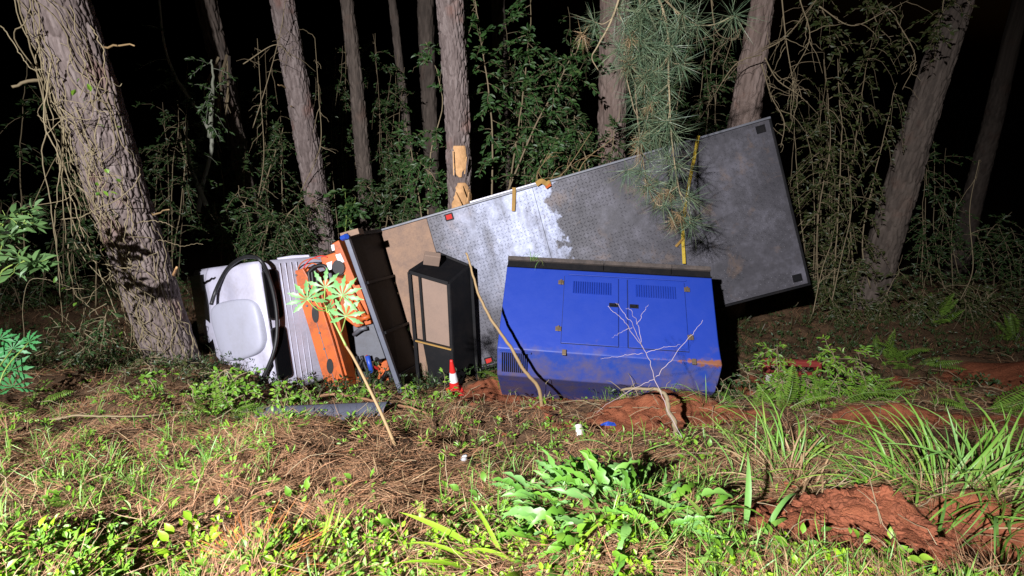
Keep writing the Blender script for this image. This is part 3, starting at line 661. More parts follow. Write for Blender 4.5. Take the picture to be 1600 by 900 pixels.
for k, pts in enumerate([[(482, 424), (484, 440), (487, 458), (490, 472)], [(487, 422), (489, 440), (492, 458), (495, 470)], [(492, 420), (495, 436), (497, 452), (500, 466)], [(480, 428), (492, 417), (506, 415), (512, 424)],
                         [(565, 556), (570, 572), (578, 590), (574, 606)], [(590, 606), (600, 588), (608, 582), (612, 596)], [(566, 562), (560, 578), (566, 596)], [(604, 580), (596, 596), (598, 612)]]):
    pth = spline([TK(u, v, .48 - 0.03 * (k % 3) - (0.18 if k > 3 else 0)) for u, v in pts], 18)
    MB().tube(pth, .024 if k != 5 else .035, 7).build('hydraulic_hose', M['rubber'], CR, True)
for k, pts in enumerate([[(462, 432), (470, 412), (486, 404), (500, 405)], [(466, 436), (480, 410), (500, 400), (512, 402)], [(472, 425), (486, 412), (497, 414)]]):
    pth = spline([TK(u, v, .46) for u, v in pts], 16); MB().tube(pth, .008, 5).build('wire', M['red' if k == 1 else 'orange'], CR, True)
for k in range(10):
    c = TK(random.uniform(462, 474), random.uniform(420, 452), .40); MB().box(c[0] - .02, c[0] + .02, c[1] - .025, c[1] + .025, .36, .44).build('pipe_fitting', M['steel' if k % 2 else 'rubber'], CR)
for k in range(12):
    c = TK(random.uniform(556, 588), random.uniform(556, 584), .28); MB().tube([c, c + [random.uniform(-.05, .05), random.uniform(-.12, -.04), random.uniform(-.1, .05)]], random.uniform(.012, .028), 7).build('valve', M[['rubber', 'steel', 'rubber', 'red'][k % 4] if k != 3 else 'redlamp'], CR)
MB().tube([TK(574, 556, .36), TK(581, 582, .36)], .035, 10).build('valve', M['bluebit'], CR, True)['label'] = 'blue valve body'
MB().tube([TK(553, 523, .30), TK(564, 514, .34), TK(573, 512, .34)], .032, 8).build('lever', M['steel'], CR, True)
# cab
E0 = TK(402, 408, 1.0); E1 = TK(433, 613, 1.0)
cwd = (E1 - E0); cwl = np.linalg.norm(cwd); cwd = cwd / cwl; cfd = np.array([cwd[1], -cwd[0], 0]); 
if cfd[0] > 0: cfd = -cfd
CT = math.radians(25); zt_ = np.array([0, 0, 1.0]); cxx = cfd * math.cos(CT) - zt_ * math.sin(CT); czz = zt_ * math.cos(CT) + cfd * math.sin(CT)
cabM = Matrix(((cxx[0], cwd[0], czz[0], E0[0]), (cxx[1], cwd[1], czz[1], E0[1]), (cxx[2], cwd[2], czz[2], E0[2]), (0, 0, 0, 1)))
cabW = np.array(truck.matrix_world @ cabM); cabI = np.linalg.inv(cabW)
def CABpt(u, v, z0):
    o_ = (cabI @ np.append(CAM, 1))[:3]; d_ = cabI[:3, :3] @ ray(u, v); return o_ + d_ * ((z0 - o_[2]) / d_[2])
cw = cwl + 0.06
prof = [(0, 0), (.5, .02), (1.16, .02), (1.24, -.0), (1.82, -.12), (1.9, -.75), (1.92, -1.45), (0.0, -1.45)]
ring = []
secs = [(0, .045), (.05, .012), (.14, 0.0), (cw / 2, -.012), (cw - .14, 0), (cw - .05, .012), (cw, .045)]
cx_, cz_ = .8, -.75
mb = MB(); n_ = len(prof)
fine = []
for a in range(n_):
    p0, p1 = np.array(prof[a], float), np.array(prof[(a + 1) % n_], float)
    for t in np.linspace(0, 1, 6, endpoint=False): fine.append(p0 * (1 - t) + p1 * t)
fine = np.array(fine)
for _ in range(2): fine = 0.5 * fine + 0.25 * (np.roll(fine, 1, 0) + np.roll(fine, -1, 0))
nf = len(fine); Vc = []
for yv, ins in secs:
    d = fine - [cx_, cz_]; sc = 1 - ins / np.maximum(np.linalg.norm(d, axis=1, keepdims=True), .1)
    q = fine[:, :] * 1.0; q = [cx_, cz_] + d * sc
    Vc.append(np.c_[q[:, 0], np.full(nf, yv), q[:, 1]])
Vc = np.array(Vc); m_ = len(secs); i = np.arange(m_ - 1)[:, None] * nf; j = np.arange(nf)[None]
q = np.stack([i + j, i + (j + 1) % nf, i + nf + (j + 1) % nf, i + nf + j], -1).reshape(-1, 4)
ctr = [[cx_, 0, cz_], [cx_, cw, cz_]]; jj = np.arange(nf)
tri = np.vstack([np.stack([np.full(nf, m_ * nf), (jj + 1) % nf, jj], 1), np.stack([np.full(nf, m_ * nf + 1), (m_ - 1) * nf + jj, (m_ - 1) * nf + (jj + 1) % nf], 1)])
mb.add(np.vstack([Vc.reshape(-1, 3), ctr]), q, tri)
cab = mb.build('cab', M['cab'], truck, True, fixn=True)
bm = bmesh.new(); bm.from_mesh(cab.data); bmesh.ops.subdivide_edges(bm, edges=[e for e in bm.edges if e.calc_length() > .12], cuts=5, use_grid_fill=True); bmesh.ops.triangulate(bm, faces=[f for f in bm.faces if len(f.verts) > 4])
for v in bm.verts:
    x, y, z = v.co
    k_ = float(sstep(.03, .16, np.array([x]))[0])
    v.co.z += k_ * (.035 * float(fbm(np.array([x * 2.2]), np.array([y * 2.2]), 66, 3)[0]) - .05 * math.exp(-((x - .85) ** 2 / .05 + (y - .5) ** 2 / .12)) - .04 * math.exp(-((x - .25) ** 2 / .02 + (y - 1.5) ** 2 / .1)))
bm.to_mesh(cab.data); bm.free(); cab.data.polygons.foreach_set('use_smooth', np.full(len(cab.data.polygons), True))
cab.matrix_local = cabM
def rrect(x0, x1, y0, y1, r, n=5):
    pts = []
    for cx, cy, a0 in [(x1 - r, y1 - r, 0), (x0 + r, y1 - r, 90), (x0 + r, y0 + r, 180), (x1 - r, y0 + r, 270)]:
        for k in range(n): a = math.radians(a0 + 90 * k / (n - 1)); pts.append((cx + r * math.cos(a), cy + r * math.sin(a)))
    return np.array(pts)
def on_rear(pts2, x0, x1): # points (width, height) on the rear wall, extruded outwards (-x)
    mb = MB().extrude(pts2, x0, x1); v = mb.v[0]; mb.v[0] = np.c_[-v[:, 2], v[:, 0], v[:, 1]]; return mb
for (w0, w1) in [(.12, .80), (.90, 1.62)]:
    wnd = on_rear(rrect(w0, w1, -.265, -.03, .06), 0.0, .022).build('rear_window', M['rubber'], cab, bevel=.006, fixn=True)
    on_rear(rrect(w0 + .02, w1 - .02, -.248, -.047, .05), .020, .026).build('pane', M['glass'], wnd, fixn=True)
for zz in (-.32, -.41, -.50, -.59):
    pth = np.array([[-.002, .05, zz], [-.004, .12, zz], [-.004, cw / 2, zz], [-.004, cw - .12, zz], [-.002, cw - .05, zz]])
    MB().tube(pth, .007, 8).build('pressed_rib', M['cab'], cab, True)
MB().tube([[-.004, .03, -.02], [-.012, cw / 2, -.018], [-.004, cw - .03, -.02]], .012, 8).build('roof_gutter', M['cab'], cab, True)
for zz in (-.60,): MB().box(-.012, .0, .83, .87, zz - .06, zz - .02).build('wall_bracket', M['rubber'], cab)
MB().box(-.05, .0, .78, .98, -.72, -.64).build('cab_mount', M['rubber'], cab)
# windscreen on the raked front
ws = np.array([[1.26, .08, -.002], [1.26, cw - .08, -.002], [1.80, cw - .08, -.113], [1.80, .08, -.113]]); wnn = np.array([.2, 0, .98])
MB().hexa([*[p - wnn * .02 for p in ws], *[p + wnn * .014 for p in ws]]).build('windscreen', M['glass'], cab, fixn=True)
# roof deflector panel
pz = [CABpt(u_, v_, .05)[:2] for u_, v_ in [(325, 478), (352, 470), (384, 465), (397, 471), (403, 487), (408, 515), (412, 540), (405, 553), (383, 562), (352, 568), (343, 548), (333, 512)]]
pp = np.array(pz); cen = pp.mean(0)
dm = MB(); L_ = []
for k, (s_, z_) in enumerate([(1.0, -.02), (1.0, .045), (.96, .075), (.86, .092), (.5, .10), (0.25, .095)]):
    L_.append(np.c_[cen + (pp - cen) * s_, np.full(len(pp), z_)])
L_ = np.array(L_); n_ = len(pp); i = np.arange(len(L_) - 1)[:, None] * n_; j = np.arange(n_)[None]
dm.add(np.vstack([L_.reshape(-1, 3), [[*cen, .094]]]), np.stack([i + j, i + (j + 1) % n_, i + n_ + (j + 1) % n_, i + n_ + j], -1).reshape(-1, 4), [[len(L_) * n_, (len(L_) - 1) * n_ + a, (len(L_) - 1) * n_ + (a + 1) % n_] for a in range(n_)])
dfo = dm.build('roof_deflector', M['panel'], cab, True, fixn=True)
dfo['label'] = 'raised pale grey panel on the cab roof'
md = dfo.modifiers.new('sub', 'SUBSURF'); md.levels = 2; md.render_levels = 2
slab('cab_door', [(432, 403), (456, 399), (482, 398), (489, 420), (470, 424), (440, 418)], .15, .05, 'cab', parent=truck, bev=0.01, label='buckled white door edge above the rear wall')

# black hose draped over the cab
hp = [TK(u, v, n_) for u, v, n_ in [(330, 476, 1.03), (338, 452, 1.05), (354, 422, 1.08), (374, 405, 1.10), (393, 401, 1.12), (408, 408, 1.10), (420, 432, 1.0), (429, 466, .95), (433, 500, .95), (432, 530, .98), (426, 556, 1.02), (414, 584, 1.04), (400, 609, 1.05)]]
hp = [np.array(truck.matrix_world @ Vector(p)) for p in hp]
for k_, (u_, v_, z_) in enumerate([(330, 476, .14), (338, 452, .05), (354, 422, .05), (374, 405, .06), (393, 401, .06)]): hp[k_] = (cabW @ np.append(CABpt(u_, v_, z_), 1))[:3]
ho = MB().tube(spline(hp, 72), .026, 8).build('hose', M['rubber'], None, True)
tag(ho, 'thick black hose looped over the white cab roof', 'hose')
# straps
def strap(name, label, pts, N, w, mat):
    pw = spline([np.array(truck.matrix_world @ Vector(TK(u, v, n_))) for (u, v), n_ in zip(pts, N)], 20)
    t = np.gradient(pw, axis=0); t /= np.linalg.norm(t, axis=1, keepdims=True); sd = np.cross(t, tn_); sd /= np.linalg.norm(sd, axis=1, keepdims=True)
    tw = np.linspace(0, 0.6, len(pw))[:, None] * np.sin(np.linspace(0, 4, len(pw)))[:, None]
    sd = sd * np.cos(tw) + tn_ * np.sin(tw); nn = np.cross(sd, t) * 0.003
    V4 = np.stack([pw - sd * w / 2 - nn, pw + sd * w / 2 - nn, pw + sd * w / 2 + nn, pw - sd * w / 2 + nn], 1)
    m = len(pw); i = np.arange(m - 1)[:, None] * 4; j = np.arange(4)[None]
    o = MB().add(V4.reshape(-1, 3), np.stack([i + j, i + (j + 1) % 4, i + 4 + (j + 1) % 4, i + 4 + j], -1).reshape(-1, 4)).build(name, M[mat], None)
    return tag(o, label, 'strap')
s1 = strap('strap', 'long yellow webbing strap hanging down across the deck', [(1091, 212), (1084, 250), (1076, 290), (1070, 330), (1067, 365), (1069, 412)], [.06, .03, .03, .03, .03, .1], .044, 'yellow')
s2 = strap('strap', 'short ochre strap end hanging over the upper deck edge', [(803, 293), (803, 305), (802, 330)], [.05, .04, .04], .05, 'ochre')
s3 = strap('strap', 'ochre strap knotted round the deck edge beside the silver patch', [(838, 288), (846, 283), (854, 287), (860, 284)], [.05, .09, .06, .05], .07, 'ochre')
c = TK(856, 291, .05); c = np.array(truck.matrix_world @ Vector(c)); MB().beam(c - [.03, 0, .02], c + [.04, 0, .03], .05, .03).build('buckle', M['orange'], s3)
c0_ = np.array(truck.matrix_world @ Vector(TK(1068, 372, .04))); MB().beam(c0_, c0_ + np.array([-.1, -.02, -.12]), .05, .006).build('loose_tail', M['ochre'], s1)

# ------------------------------------------------------------------ blue generator set, upside down against the deck
gO = np.array([-.06, 5.71, -.80]); gX = np.array([2.38, -.27, -.03]); gX /= np.linalg.norm(gX)
gD = np.array([-.13, -.85, -.61]); gD -= gX * (gD @ gX); gD /= np.linalg.norm(gD); gN = np.cross(gX, -gD)
gen = empty('generator_set', gO)
gen.matrix_world = Matrix(((gX[0], -gD[0], gN[0], gO[0]), (gX[1], -gD[1], gN[1], gO[1]), (gX[2], -gD[2], gN[2], gO[2]), (0, 0, 0, 1)))
tag(gen, 'blue metal generator housing lying upside down against the truck deck', 'generator')
GW = 2.4
prof = [(0.0, 0.0), (-1.06, 0.0), (-1.27, -.30), (-1.27, -1.02), (0.0, -1.02)]
def side_poly(x0, x1, pr): 
    n_ = len(pr); v = [[x0, y, z] for y, z in pr] + [[x1, y, z] for y, z in pr]; i = np.arange(n_)
    mb = MB().add(v, np.stack([i, (i + 1) % n_, (i + 1) % n_ + n_, i + n_], 1))
    c = np.mean(pr, 0); mb.add([[x0, y, z] for y, z in pr] + [[x0, *c]], None, [[n_, k, (k + 1) % n_] for k in range(n_)]); mb.add([[x1, y, z] for y, z in pr] + [[x1, *c]], None, [[n_, (k + 1) % n_, k] for k in range(n_)]); return mb
body = side_poly(0, GW, prof).build('canopy', M['genset'], gen, bevel=.012, seg=3, fixn=True)
bm = bmesh.new(); bm.from_mesh(body.data)
big = [e for e in bm.edges if e.calc_length() > .25]
bmesh.ops.subdivide_edges(bm, edges=big, cuts=9, use_grid_fill=True)
for v in bm.verts:
    x, y, z = v.co
    v.co.z += 0.003 * float(fbm(np.array([x * 1.3]), np.array([y * 1.5 + z]), 55, 3)[0])
    for dx_, dy_, dr_, dd_ in [(1.5, -1.16, .25, .012), (.9, -1.18, .2, .012)]: v.co.z -= dd_ * math.exp(-((x - dx_) ** 2 + (y - dy_) ** 2) / dr_ ** 2) * (1 if z > -.4 else 0)
    w = math.exp(-((x - 2.4) ** 2 / .12 + (y + 1.1) ** 2 / .03)); v.co.y -= .02 * w; v.co.x += .015 * w
bm.to_mesh(body.data); bm.free()
# doors on the canopy
for (x0, x1, vx0, vx1, hx, hs) in [(.70, 1.325, .80, 1.25, 1.27, .66), (1.435, 2.075, 1.52, 1.98, 1.50, 2.10)]:
    dr = MB().box(x0, x1, -.955, -.095, .008, .020).build('door', M['genset'], gen, bevel=.004)
    MB().box(x0 - .004, x1 + .004, -.959, -.091, .0045, .0085).build('door_seal', M['rubber'], dr)
    lv = MB()
    nsl = 17
    for k in range(nsl):
        xa = vx0 + (vx1 - vx0) * k / nsl; wv_ = (vx1 - vx0) / nsl * .78
        lv.add([[xa, -.165, .021], [xa + wv_, -.165, .021], [xa + wv_, -.325, .021], [xa, -.325, .021], [xa, -.17, .026], [xa + wv_ * .5, -.17, .04], [xa + wv_ * .5, -.32, .04], [xa, -.32, .026]],
               [[0, 3, 7, 4], [4, 7, 6, 5], [5, 6, 2, 1], [0, 4, 5, 1], [3, 2, 6, 7]])
    lv.build('louvre', M['genset'], dr)
    hd = MB().box(hx - .05, hx + .05, -.475, -.425, .021, .028).box(hx - .035, hx + .02, -.465, -.437, .028, .05).build('handle', M['black'], dr, bevel=.003)
    for yy in (-.19, -.79):
        sx = hs + (.0 if hs > 2 else 0.0)
        MB().box(sx - .032, sx + .032, yy - .028, yy + .028, .021, .027).box(sx - .008, sx + .008, yy - .034, yy + .034, .027, .042).box(sx - .026, sx - .014, yy - .02, yy + .02, .027, .032).box(sx + .014, sx + .026, yy - .02, yy + .02, .027, .032).build('hinge', M['brass'], dr, bevel=.002)
MB().box(1.335, 1.425, -.955, -.1, .008, .016).build('door_post', M['genset'], gen, bevel=.003)
MB().box(.74, 2.1, -.075, -.06, .006, .02).build('drip_strip', M['genset'], gen, bevel=.003)
# grille in the lower band
bu = np.array([0, -.21, -.30]); bu /= np.linalg.norm(bu); bn = np.array([0, -bu[2] * -1, 0]); bn = np.cross([1, 0, 0], bu); bn = bn if bn[2] > 0 else -bn
bn = np.array([0, bu[2], -bu[1]]); bn = bn if bn @ np.array([0, -1, 1]) > 0 else -bn
gr = MB()
for k in range(13):
    a = np.array([.06 + k * .023, -1.06, 0]) + bu * .04 + bn * .008; b_ = a + bu * .26; gr.beam(a, b_, .010, .02, up=bn)
gr.build('grille', M['black'], gen)
MB().hexa([*[np.array([x, -1.06, 0]) + bu * s_ + bn * .0165 for x, s_ in [(.03, .02), (.38, .02), (.38, .035), (.03, .035)]], *[np.array([x, -1.06, 0]) + bu * s_ + bn * .03 for x, s_ in [(.03, .02), (.38, .02), (.38, .035), (.03, .035)]]]).build('grille_frame', M['genset'], gen, fixn=True)
for x_ in (.74, 2.12): # lower latches on the crease
    MB().box(x_ - .022, x_ + .022, -1.10, -1.035, .005, .028).build('latch', M['brass'], gen, bevel=.004)
# skid along the top edge
for (xa, xb) in [(.0, 1.155), (1.16, 1.95), (1.955, 2.40)]:
    sk = MB().box(xa, xb, .012, .145, -.12, -.03).build('skid_beam', M['black'], gen, bevel=.005)
    MB().box(xa, xb, .10, .152, -.028, .01).build('flange', M['skidtop'], sk, bevel=.004)
MB().box(-.0, 2.4, .0, .010, -.9, .012).build('base_seam', M['black'], gen)
MB().box(0.02, 2.38, .02, .14, -.98, -.9).build('skid_beam', M['black'], gen)

# ------------------------------------------------------------------ black steel frame standing before the deck
fc = {'ftl': P(640, 425, 6.40), 'ftr': P(701, 443, 6.25), 'fbl': P(655, 600, 5.92), 'fbr': P(709, 612, 5.78), 'btr': P(733, 416, 6.72), 'bbr': P(743, 592, 6.2), 'btl': P(684, 396, 6.85)}
fc['bbl'] = fc['fbl'] + (fc['bbr'] - fc['fbr'])
fo = fc['fbl'].copy(); frame = empty('steel_cabinet', fo)
tag(frame, 'black steel cabinet frame with a brown panel propped before the deck', 'cabinet')
K = {k: v - fo for k, v in fc.items()}
def lerp(a, b, t): return a * (1 - t) + b * t
fup = np.cross(K['ftr'] - K['ftl'], K['ftl'] - K['fbl']); fup /= np.linalg.norm(fup)
for a, b_, w in [('ftl', 'ftr', .05), ('ftl', 'fbl', .05), ('ftr', 'fbr', .045), ('ftl', 'btl', .05), ('ftr', 'btr', .04), ('btr', 'bbr', .06), ('btl', 'btr', .05), ('btl', 'bbl', .05), ('fbl', 'fbr', .05), ('fbr', 'bbr', .04)]:
    MB().beam(K[a], K[b_], w, w, up=fup).build('frame_bar', M['black'], frame, bevel=.005)
def quad_panel(name, a, b_, c, d, th, mat, inset=0.0):
    n_ = np.cross(b_ - a, d - a); n_ /= np.linalg.norm(n_); q4 = [p + n_ * inset for p in (a, b_, c, d)]
    return MB().hexa([*[p - n_ * th for p in q4], *q4]).build(name, M[mat], frame, fixn=True)
ml, mr = lerp(K['ftl'], K['fbl'], .6), lerp(K['ftr'], K['fbr'], .6)
MB().beam(ml, mr, .045, .05, up=fup).build('cross_bar', M['black'], frame, bevel=.005)
MB().beam(lerp(ml, mr, .02) + fup * 0 + [0, -.03, .01], lerp(ml, mr, 1) + [0, -.03, .01], .02, .03, up=fup).build('wood_lip', M['ochre'], frame)
tl2, bl2 = lerp(K['ftl'], K['ftr'], .26), lerp(ml, mr, .26)
sgn = 1 if fup[1] > 0 else -1
quad_panel('brown_panel', tl2 + [0, .04, 0], K['ftr'] + [0, .04, 0], mr + [0, .04, 0], bl2 + [0, .04, 0], .015, 'board')['label'] = 'flat brown board filling the upper opening'
MB().beam(tl2, bl2, .035, .04, up=fup).build('inner_bar', M['black'], frame, bevel=.004)
quad_panel('lower_panel', lerp(ml, mr, .2) + [0, .03, 0], mr + [0, .03, 0], K['fbr'] + [0, .03, 0], lerp(K['fbl'], K['fbr'], .35) + [0, .03, 0], .015, 'black')
quad_panel('side_panel', K['ftr'], K['btr'], K['bbr'], K['fbr'], .012, 'black', -.02)
quad_panel('top_panel', K['ftl'], K['btl'], K['btr'], K['ftr'], .012, 'gloss', -.0)
MB().beam(lerp(K['ftr'], K['fbr'], .42), lerp(K['btr'], K['bbr'], .30), .035, .035).build('diagonal_brace', M['black'], frame)
MB().beam(lerp(K['ftr'], K['fbr'], .80), lerp(K['btr'], K['bbr'], .66), .035, .035).build('diagonal_brace', M['black'], frame)
MB().beam(lerp(K['btr'], K['bbr'], .0) + [.02, -.02, 0], lerp(K['btr'], K['bbr'], 1) + [.02, -.02, 0], .05, .05).build('rear_post', M['black'], frame)
c = P(675, 404, 6.55) - fo; bk = MB().box(-.11, .11, -.05, .05, -.09, .08).build('wood_block', M['board'], frame, bevel=.008); bk.location = c; bk.rotation_euler = (.3, .2, .15); bk['label'] = 'small brown block on top of the cabinet'

# ------------------------------------------------------------------ cone, barrier, scraps
def lathe(prof, n=24):
    mb = MB(); th = np.linspace(0, 2 * np.pi, n, endpoint=False); Vv = np.array([[r * np.cos(th), r * np.sin(th), np.full(n, z)] for r, z in prof]).transpose(0, 2, 1)
    m = len(prof); i = np.arange(m - 1)[:, None] * n; j = np.arange(n)[None]
    return mb.add(Vv.reshape(-1, 3), np.stack([i + j, i + (j + 1) % n, i + n + (j + 1) % n, i + n + j], -1).reshape(-1, 4))
cb = P(711, 611, 5.45)
cone = empty('traffic_cone', cb); tag(cone, 'small red traffic cone with white band beside the black cabinet', 'cone')
lathe([(.055, 0), (.046, .135)]).build('body', M['red'], cone, True)
lathe([(.0462, .136), (.033, .25)]).build('reflective_band', M['white'], cone, True)
lathe([(.0325, .251), (.017, .38), (.014, .40), (.0, .402)]).build('tip', M['red'], cone, True)
MB().box(-.085, .085, -.085, .085, -.02, .0).build('base', M['red'], cone, bevel=.01)
cone.scale = (1.25, 1.25, 1.25); cone.rotation_euler = (0.05, -0.06, 0.3)
bb = P(1238, 612, 6.1); bb[2] = gz(bb[0], bb[1])
bar = empty('barrier', bb); tag(bar, 'faded red plastic barrier half hidden by ferns right of the blue generator', 'barrier')
bb[2] -= .0; bL = P(1197, 562, 6.1) - bb; bR = P(1278, 566, 6.15) - bb; bB = P(1200, 606, 6.05) - bb; bC = P(1276, 612, 6.1) - bb
MB().beam(bL + [0, 0, -.03], bR + [0, 0, -.03], .07, .085, up=(0, 0, 1)).build('top_rail', M['redold'], bar, bevel=.012)
MB().beam(bL, bB, .085, .07, up=(0, 1, 0)).build('post', M['redold'], bar, bevel=.012)
MB().beam(bR, bC, .085, .07, up=(0, 1, 0)).build('post', M['redold'], bar, bevel=.012)
MB().beam(lerp(bL, bB, .45), lerp(bR, bC, .42), .06, .06, up=(0, 0, 1)).build('middle_rail', M['redold'], bar, bevel=.01)
MB().beam(lerp(bL, bB, .45) + [0, -.05, 0], lerp(bL, bB, 1.0) + [0, -.05, 0], .09, .012, up=(0, 1, 0)).build('reflector', M['dirtywhite'], bar, bevel=.003)
# grey pad half buried
g0 = [G(u, v) for u, v in [(398, 656), (470, 650), (540, 648), (602, 650)]]
pc0 = [p + [0, 0, .035] for p in g0]; pc = np.array([pc0[0] * (1 - t_) + pc0[-1] * t_ for t_ in np.linspace(0, 1, 40)]); pc[:, 2] -= .01; mb = MB(); tn2 = np.gradient(pc, axis=0); tn2 /= np.linalg.norm(tn2, axis=1, keepdims=True)
sec = [(-.12, -.06), (-.125, -.01), (-.10, .02), (-.04, .03), (.04, .03), (.10, .02), (.125, -.01), (.12, -.06)]
upv = np.array([0, -.5, .86]); sd2 = np.cross(tn2, upv); nn2 = np.cross(sd2, tn2)
Vp = np.array([[p + sd2[k] * a + nn2[k] * (b_ + .012 * math.sin(k * 2.1) * (b_ > 0.03)) for a, b_ in sec] for k, p in enumerate(pc)]); n_ = len(sec)
i = np.arange(len(pc) - 1)[:, None] * n_; j = np.arange(n_ - 1)[None]
pad = mb.add(Vp.reshape(-1, 3), np.stack([i + j, i + j + 1, i + n_ + j + 1, i + n_ + j], -1).reshape(-1, 4)).build('grey_pad', M['greypad'], None, True, fixn=True)
tag(pad, 'long grey quilted pad half buried in the litter below the orange frame', 'pad')
c = G(903, 672); cup = lathe([(.0, 0), (.042, 0), (.044, .004), (.055, .11), (.052, .112), (.041, .01)]).build('paper_cup', M['dirtywhite'], None, True)
cup.location = c + [0, 0, .05]; cup.rotation_euler = (2.2, .4, .5); cup.scale = (.7, .5, .75); tag(cup, 'crushed white paper cup lying on the red soil below the generator', 'cup')
c = G(950, 667); o = MB().add([[-.07, 0, .02], [0, -.02, .035], [.07, 0, .015], [.06, .03, .02], [0, .025, .04], [-.06, .03, .01]], [[0, 1, 4, 5], [1, 2, 3, 4]]).build('plastic_scrap', M['bluebit'], None); o.location = c
md = o.modifiers.new('solid', 'SOLIDIFY'); md.thickness = .006; tag(o, 'small blue plastic scrap right of the white paper cup', 'scrap')
c = G(723, 720); gl, nt_, b_ = newmat('clear_plastic'); b_.inputs['Base Color'].default_value = (.75, .78, .82, 1); b_.inputs['Roughness'].default_value = .2; b_.inputs['Transmission Weight'].default_value = .55
o = lathe([(0, 0), (.03, .0), (.033, .02), (.029, .05), (.033, .08), (.03, .13), (.012, .16), (.012, .18), (0, .181)], 14).build('plastic_bottle', gl, None, True); o.location = c + [0, 0, .0]; o.rotation_euler = (.5, .3, 0); o.scale = (.6, .6, .6)
tag(o, 'small clear plastic bottle standing in the brown pine litter', 'bottle')

# ================================================================== vegetation
def strip_leaf(name, L, prof, arch, fold, mat, nseg=None, curl=0.0, jag=0.0):
    """leaf along +y; prof = half widths at even stations; arch = bend angle over its length"""
    n_ = len(prof); ds = L / (n_ - 1); y = 0; z = 0; a = arch[0]; pts = []
    for k in range(n_):
        pts.append((y, z)); a_k = a - (arch[0] - arch[1]) * k / (n_ - 1)
        y += ds * math.cos(a_k); z += ds * math.sin(a_k)
    V = []; T = []
    for k, (yy, zz) in enumerate(pts):
        w = prof[k]; tw = curl * k / n_
        wl_ = w * (random.uniform(1 - jag, 1 + jag) if jag else 1); wr_ = w * (random.uniform(1 - jag, 1 + jag) if jag else 1); sw = jag * .03 * math.sin(k * .5 + curl * 9)
        V += [[sw - wl_ * math.cos(tw), yy - jag * .02 * random.random(), zz + fold * wl_ - wl_ * math.sin(tw)], [sw, yy, zz], [sw + wr_ * math.cos(tw), yy + jag * .02 * random.random(), zz + fold * wr_ + wr_ * math.sin(tw)]]
    for k in range(n_ - 1):
        a0 = 3 * k; b0 = a0 + 3
        T += [[a0, a0 + 1, b0 + 1], [a0, b0 + 1, b0], [a0 + 1, a0 + 2, b0 + 2], [a0 + 1, b0 + 2, b0 + 1]]
    mb = MB().add(V, None, T); return mb
def me_of(mb, name, mat, smooth=True): return mb.mesh(name, mat, smooth)
def place(name, me, parent, loc, az, el, roll=0.0, s=1.0):
    o = link(name, me, parent); o.location = loc; o.rotation_mode = 'XYZ'
    o.matrix_local = Matrix.Translation(Vector(loc)) @ Matrix.Rotation(az, 4, 'Z') @ Matrix.Rotation(el, 4, 'X') @ Matrix.Rotation(roll, 4, 'Y') @ Matrix.Diagonal((s, s, s, 1))
    return o
def lobed(nl, w):
    t = np.linspace(0, 1, 34); return list(w * (np.sin(np.pi * t ** .75) ** .8 * (.32 + .68 * np.abs(np.sin(np.pi * nl * t ** .9)) ** .8) + .05 * (1 - t)))
thist = [me_of(strip_leaf('leaf', .34, lobed(random.choice([4, 5, 6]), random.uniform(.020, .034)), (e0, e1), f_, None, curl=c, jag=.12), 'leaf', M['thistle']) for e0, e1, c, f_ in [(.5, -1.0, .5, .3), (.9, -1.5, -.6, .5), (.2, -.7, .8, .1), (.9, -2.0, 0, .4), (1.1, -.5, .6, .6), (.4, -1.2, -.9, .2), (.8, -1.7, 1.0, .3), (.1, -.4, -.4, .5)]]
OV = [.004, .022, .045, .055, .054, .045, .032, .016, .0]
def ovals(mat, k=.75): return [me_of(strip_leaf('leaf', .12, [w * .5 * k for w in OV], (e0, e1), .3, None), 'leaf', mat) for e0, e1 in [(.3, -.4), (.6, -.5), (.1, -.3)]]
BL = [.5, .75, .95, 1, 1, .95, .85, .7, .5, .28, .0]
def blades(mat, L, w): return [me_of(strip_leaf('blade', L * l, [w * b for b in BL], (e0, e1), .35, None, curl=c), 'blade', mat) for l, e0, e1, c in [(1, 1.35, -.4, .3), (.85, 1.2, .2, -.2), (1.1, 1.3, -1.0, .4), (.7, 1.4, .7, .1), (.95, 1.0, -.6, -.4)]]
def palmate(mat, n=8, L=.17):
    mb = MB()
    for k in range(n):
        a = (k - (n - 1) / 2) * (4.6 / n); l = L * (1.0 - .10 * abs(k - (n - 1) / 2) / (n / 2)) * random.uniform(.9, 1.05)
        lf = strip_leaf('x', l, [.002, .003, .005, .008, .012, .021, .012, .020, .009, .006, .0], (.15, -.5), .2, None)
        v = lf.v[0]; c, s_ = math.cos(a), math.sin(a); v = np.c_[v[:, 0] * c - v[:, 1] * s_, v[:, 0] * s_ + v[:, 1] * c, v[:, 2]]
        mb.add(v, None, lf.t[0])
    return mb.mesh('leaf', mat, True)
def frond_mesh(mat, L=.5, n=22, wl=.09, droop=-.7, dead=False):
    mb = MB(); ds = L / n; y = z = 0.0; pts = []
    for k in range(n + 1):
        a = .5 + (droop - .5) * k / n; pts.append(np.array([0, y, z])); y += ds * math.cos(a); z += ds * math.sin(a)
    pts = np.array(pts); mb.tube(pts, np.linspace(.004, .001, n + 1), 4)
    for k in range(2, n):
        w = wl * math.sin(math.pi * (k / n) ** .8) ** .8 * random.uniform(.8, 1.05)
        for sgn in (-1, 1):
            if dead and random.random() < .3: continue
            d = np.array([[sgn * 1.0, .35, random.uniform(-.5, -.1) if not dead else random.uniform(-1.2, .3)]]); R_ = frames(d, np.array([[0, -.2, 1.0]]))
            mb.batch(SLEAF_V, SLEAF_T, pts[k][None], R_, np.array([[ds * .85, w, w]]))
    return mb.mesh('frond', mat, False)

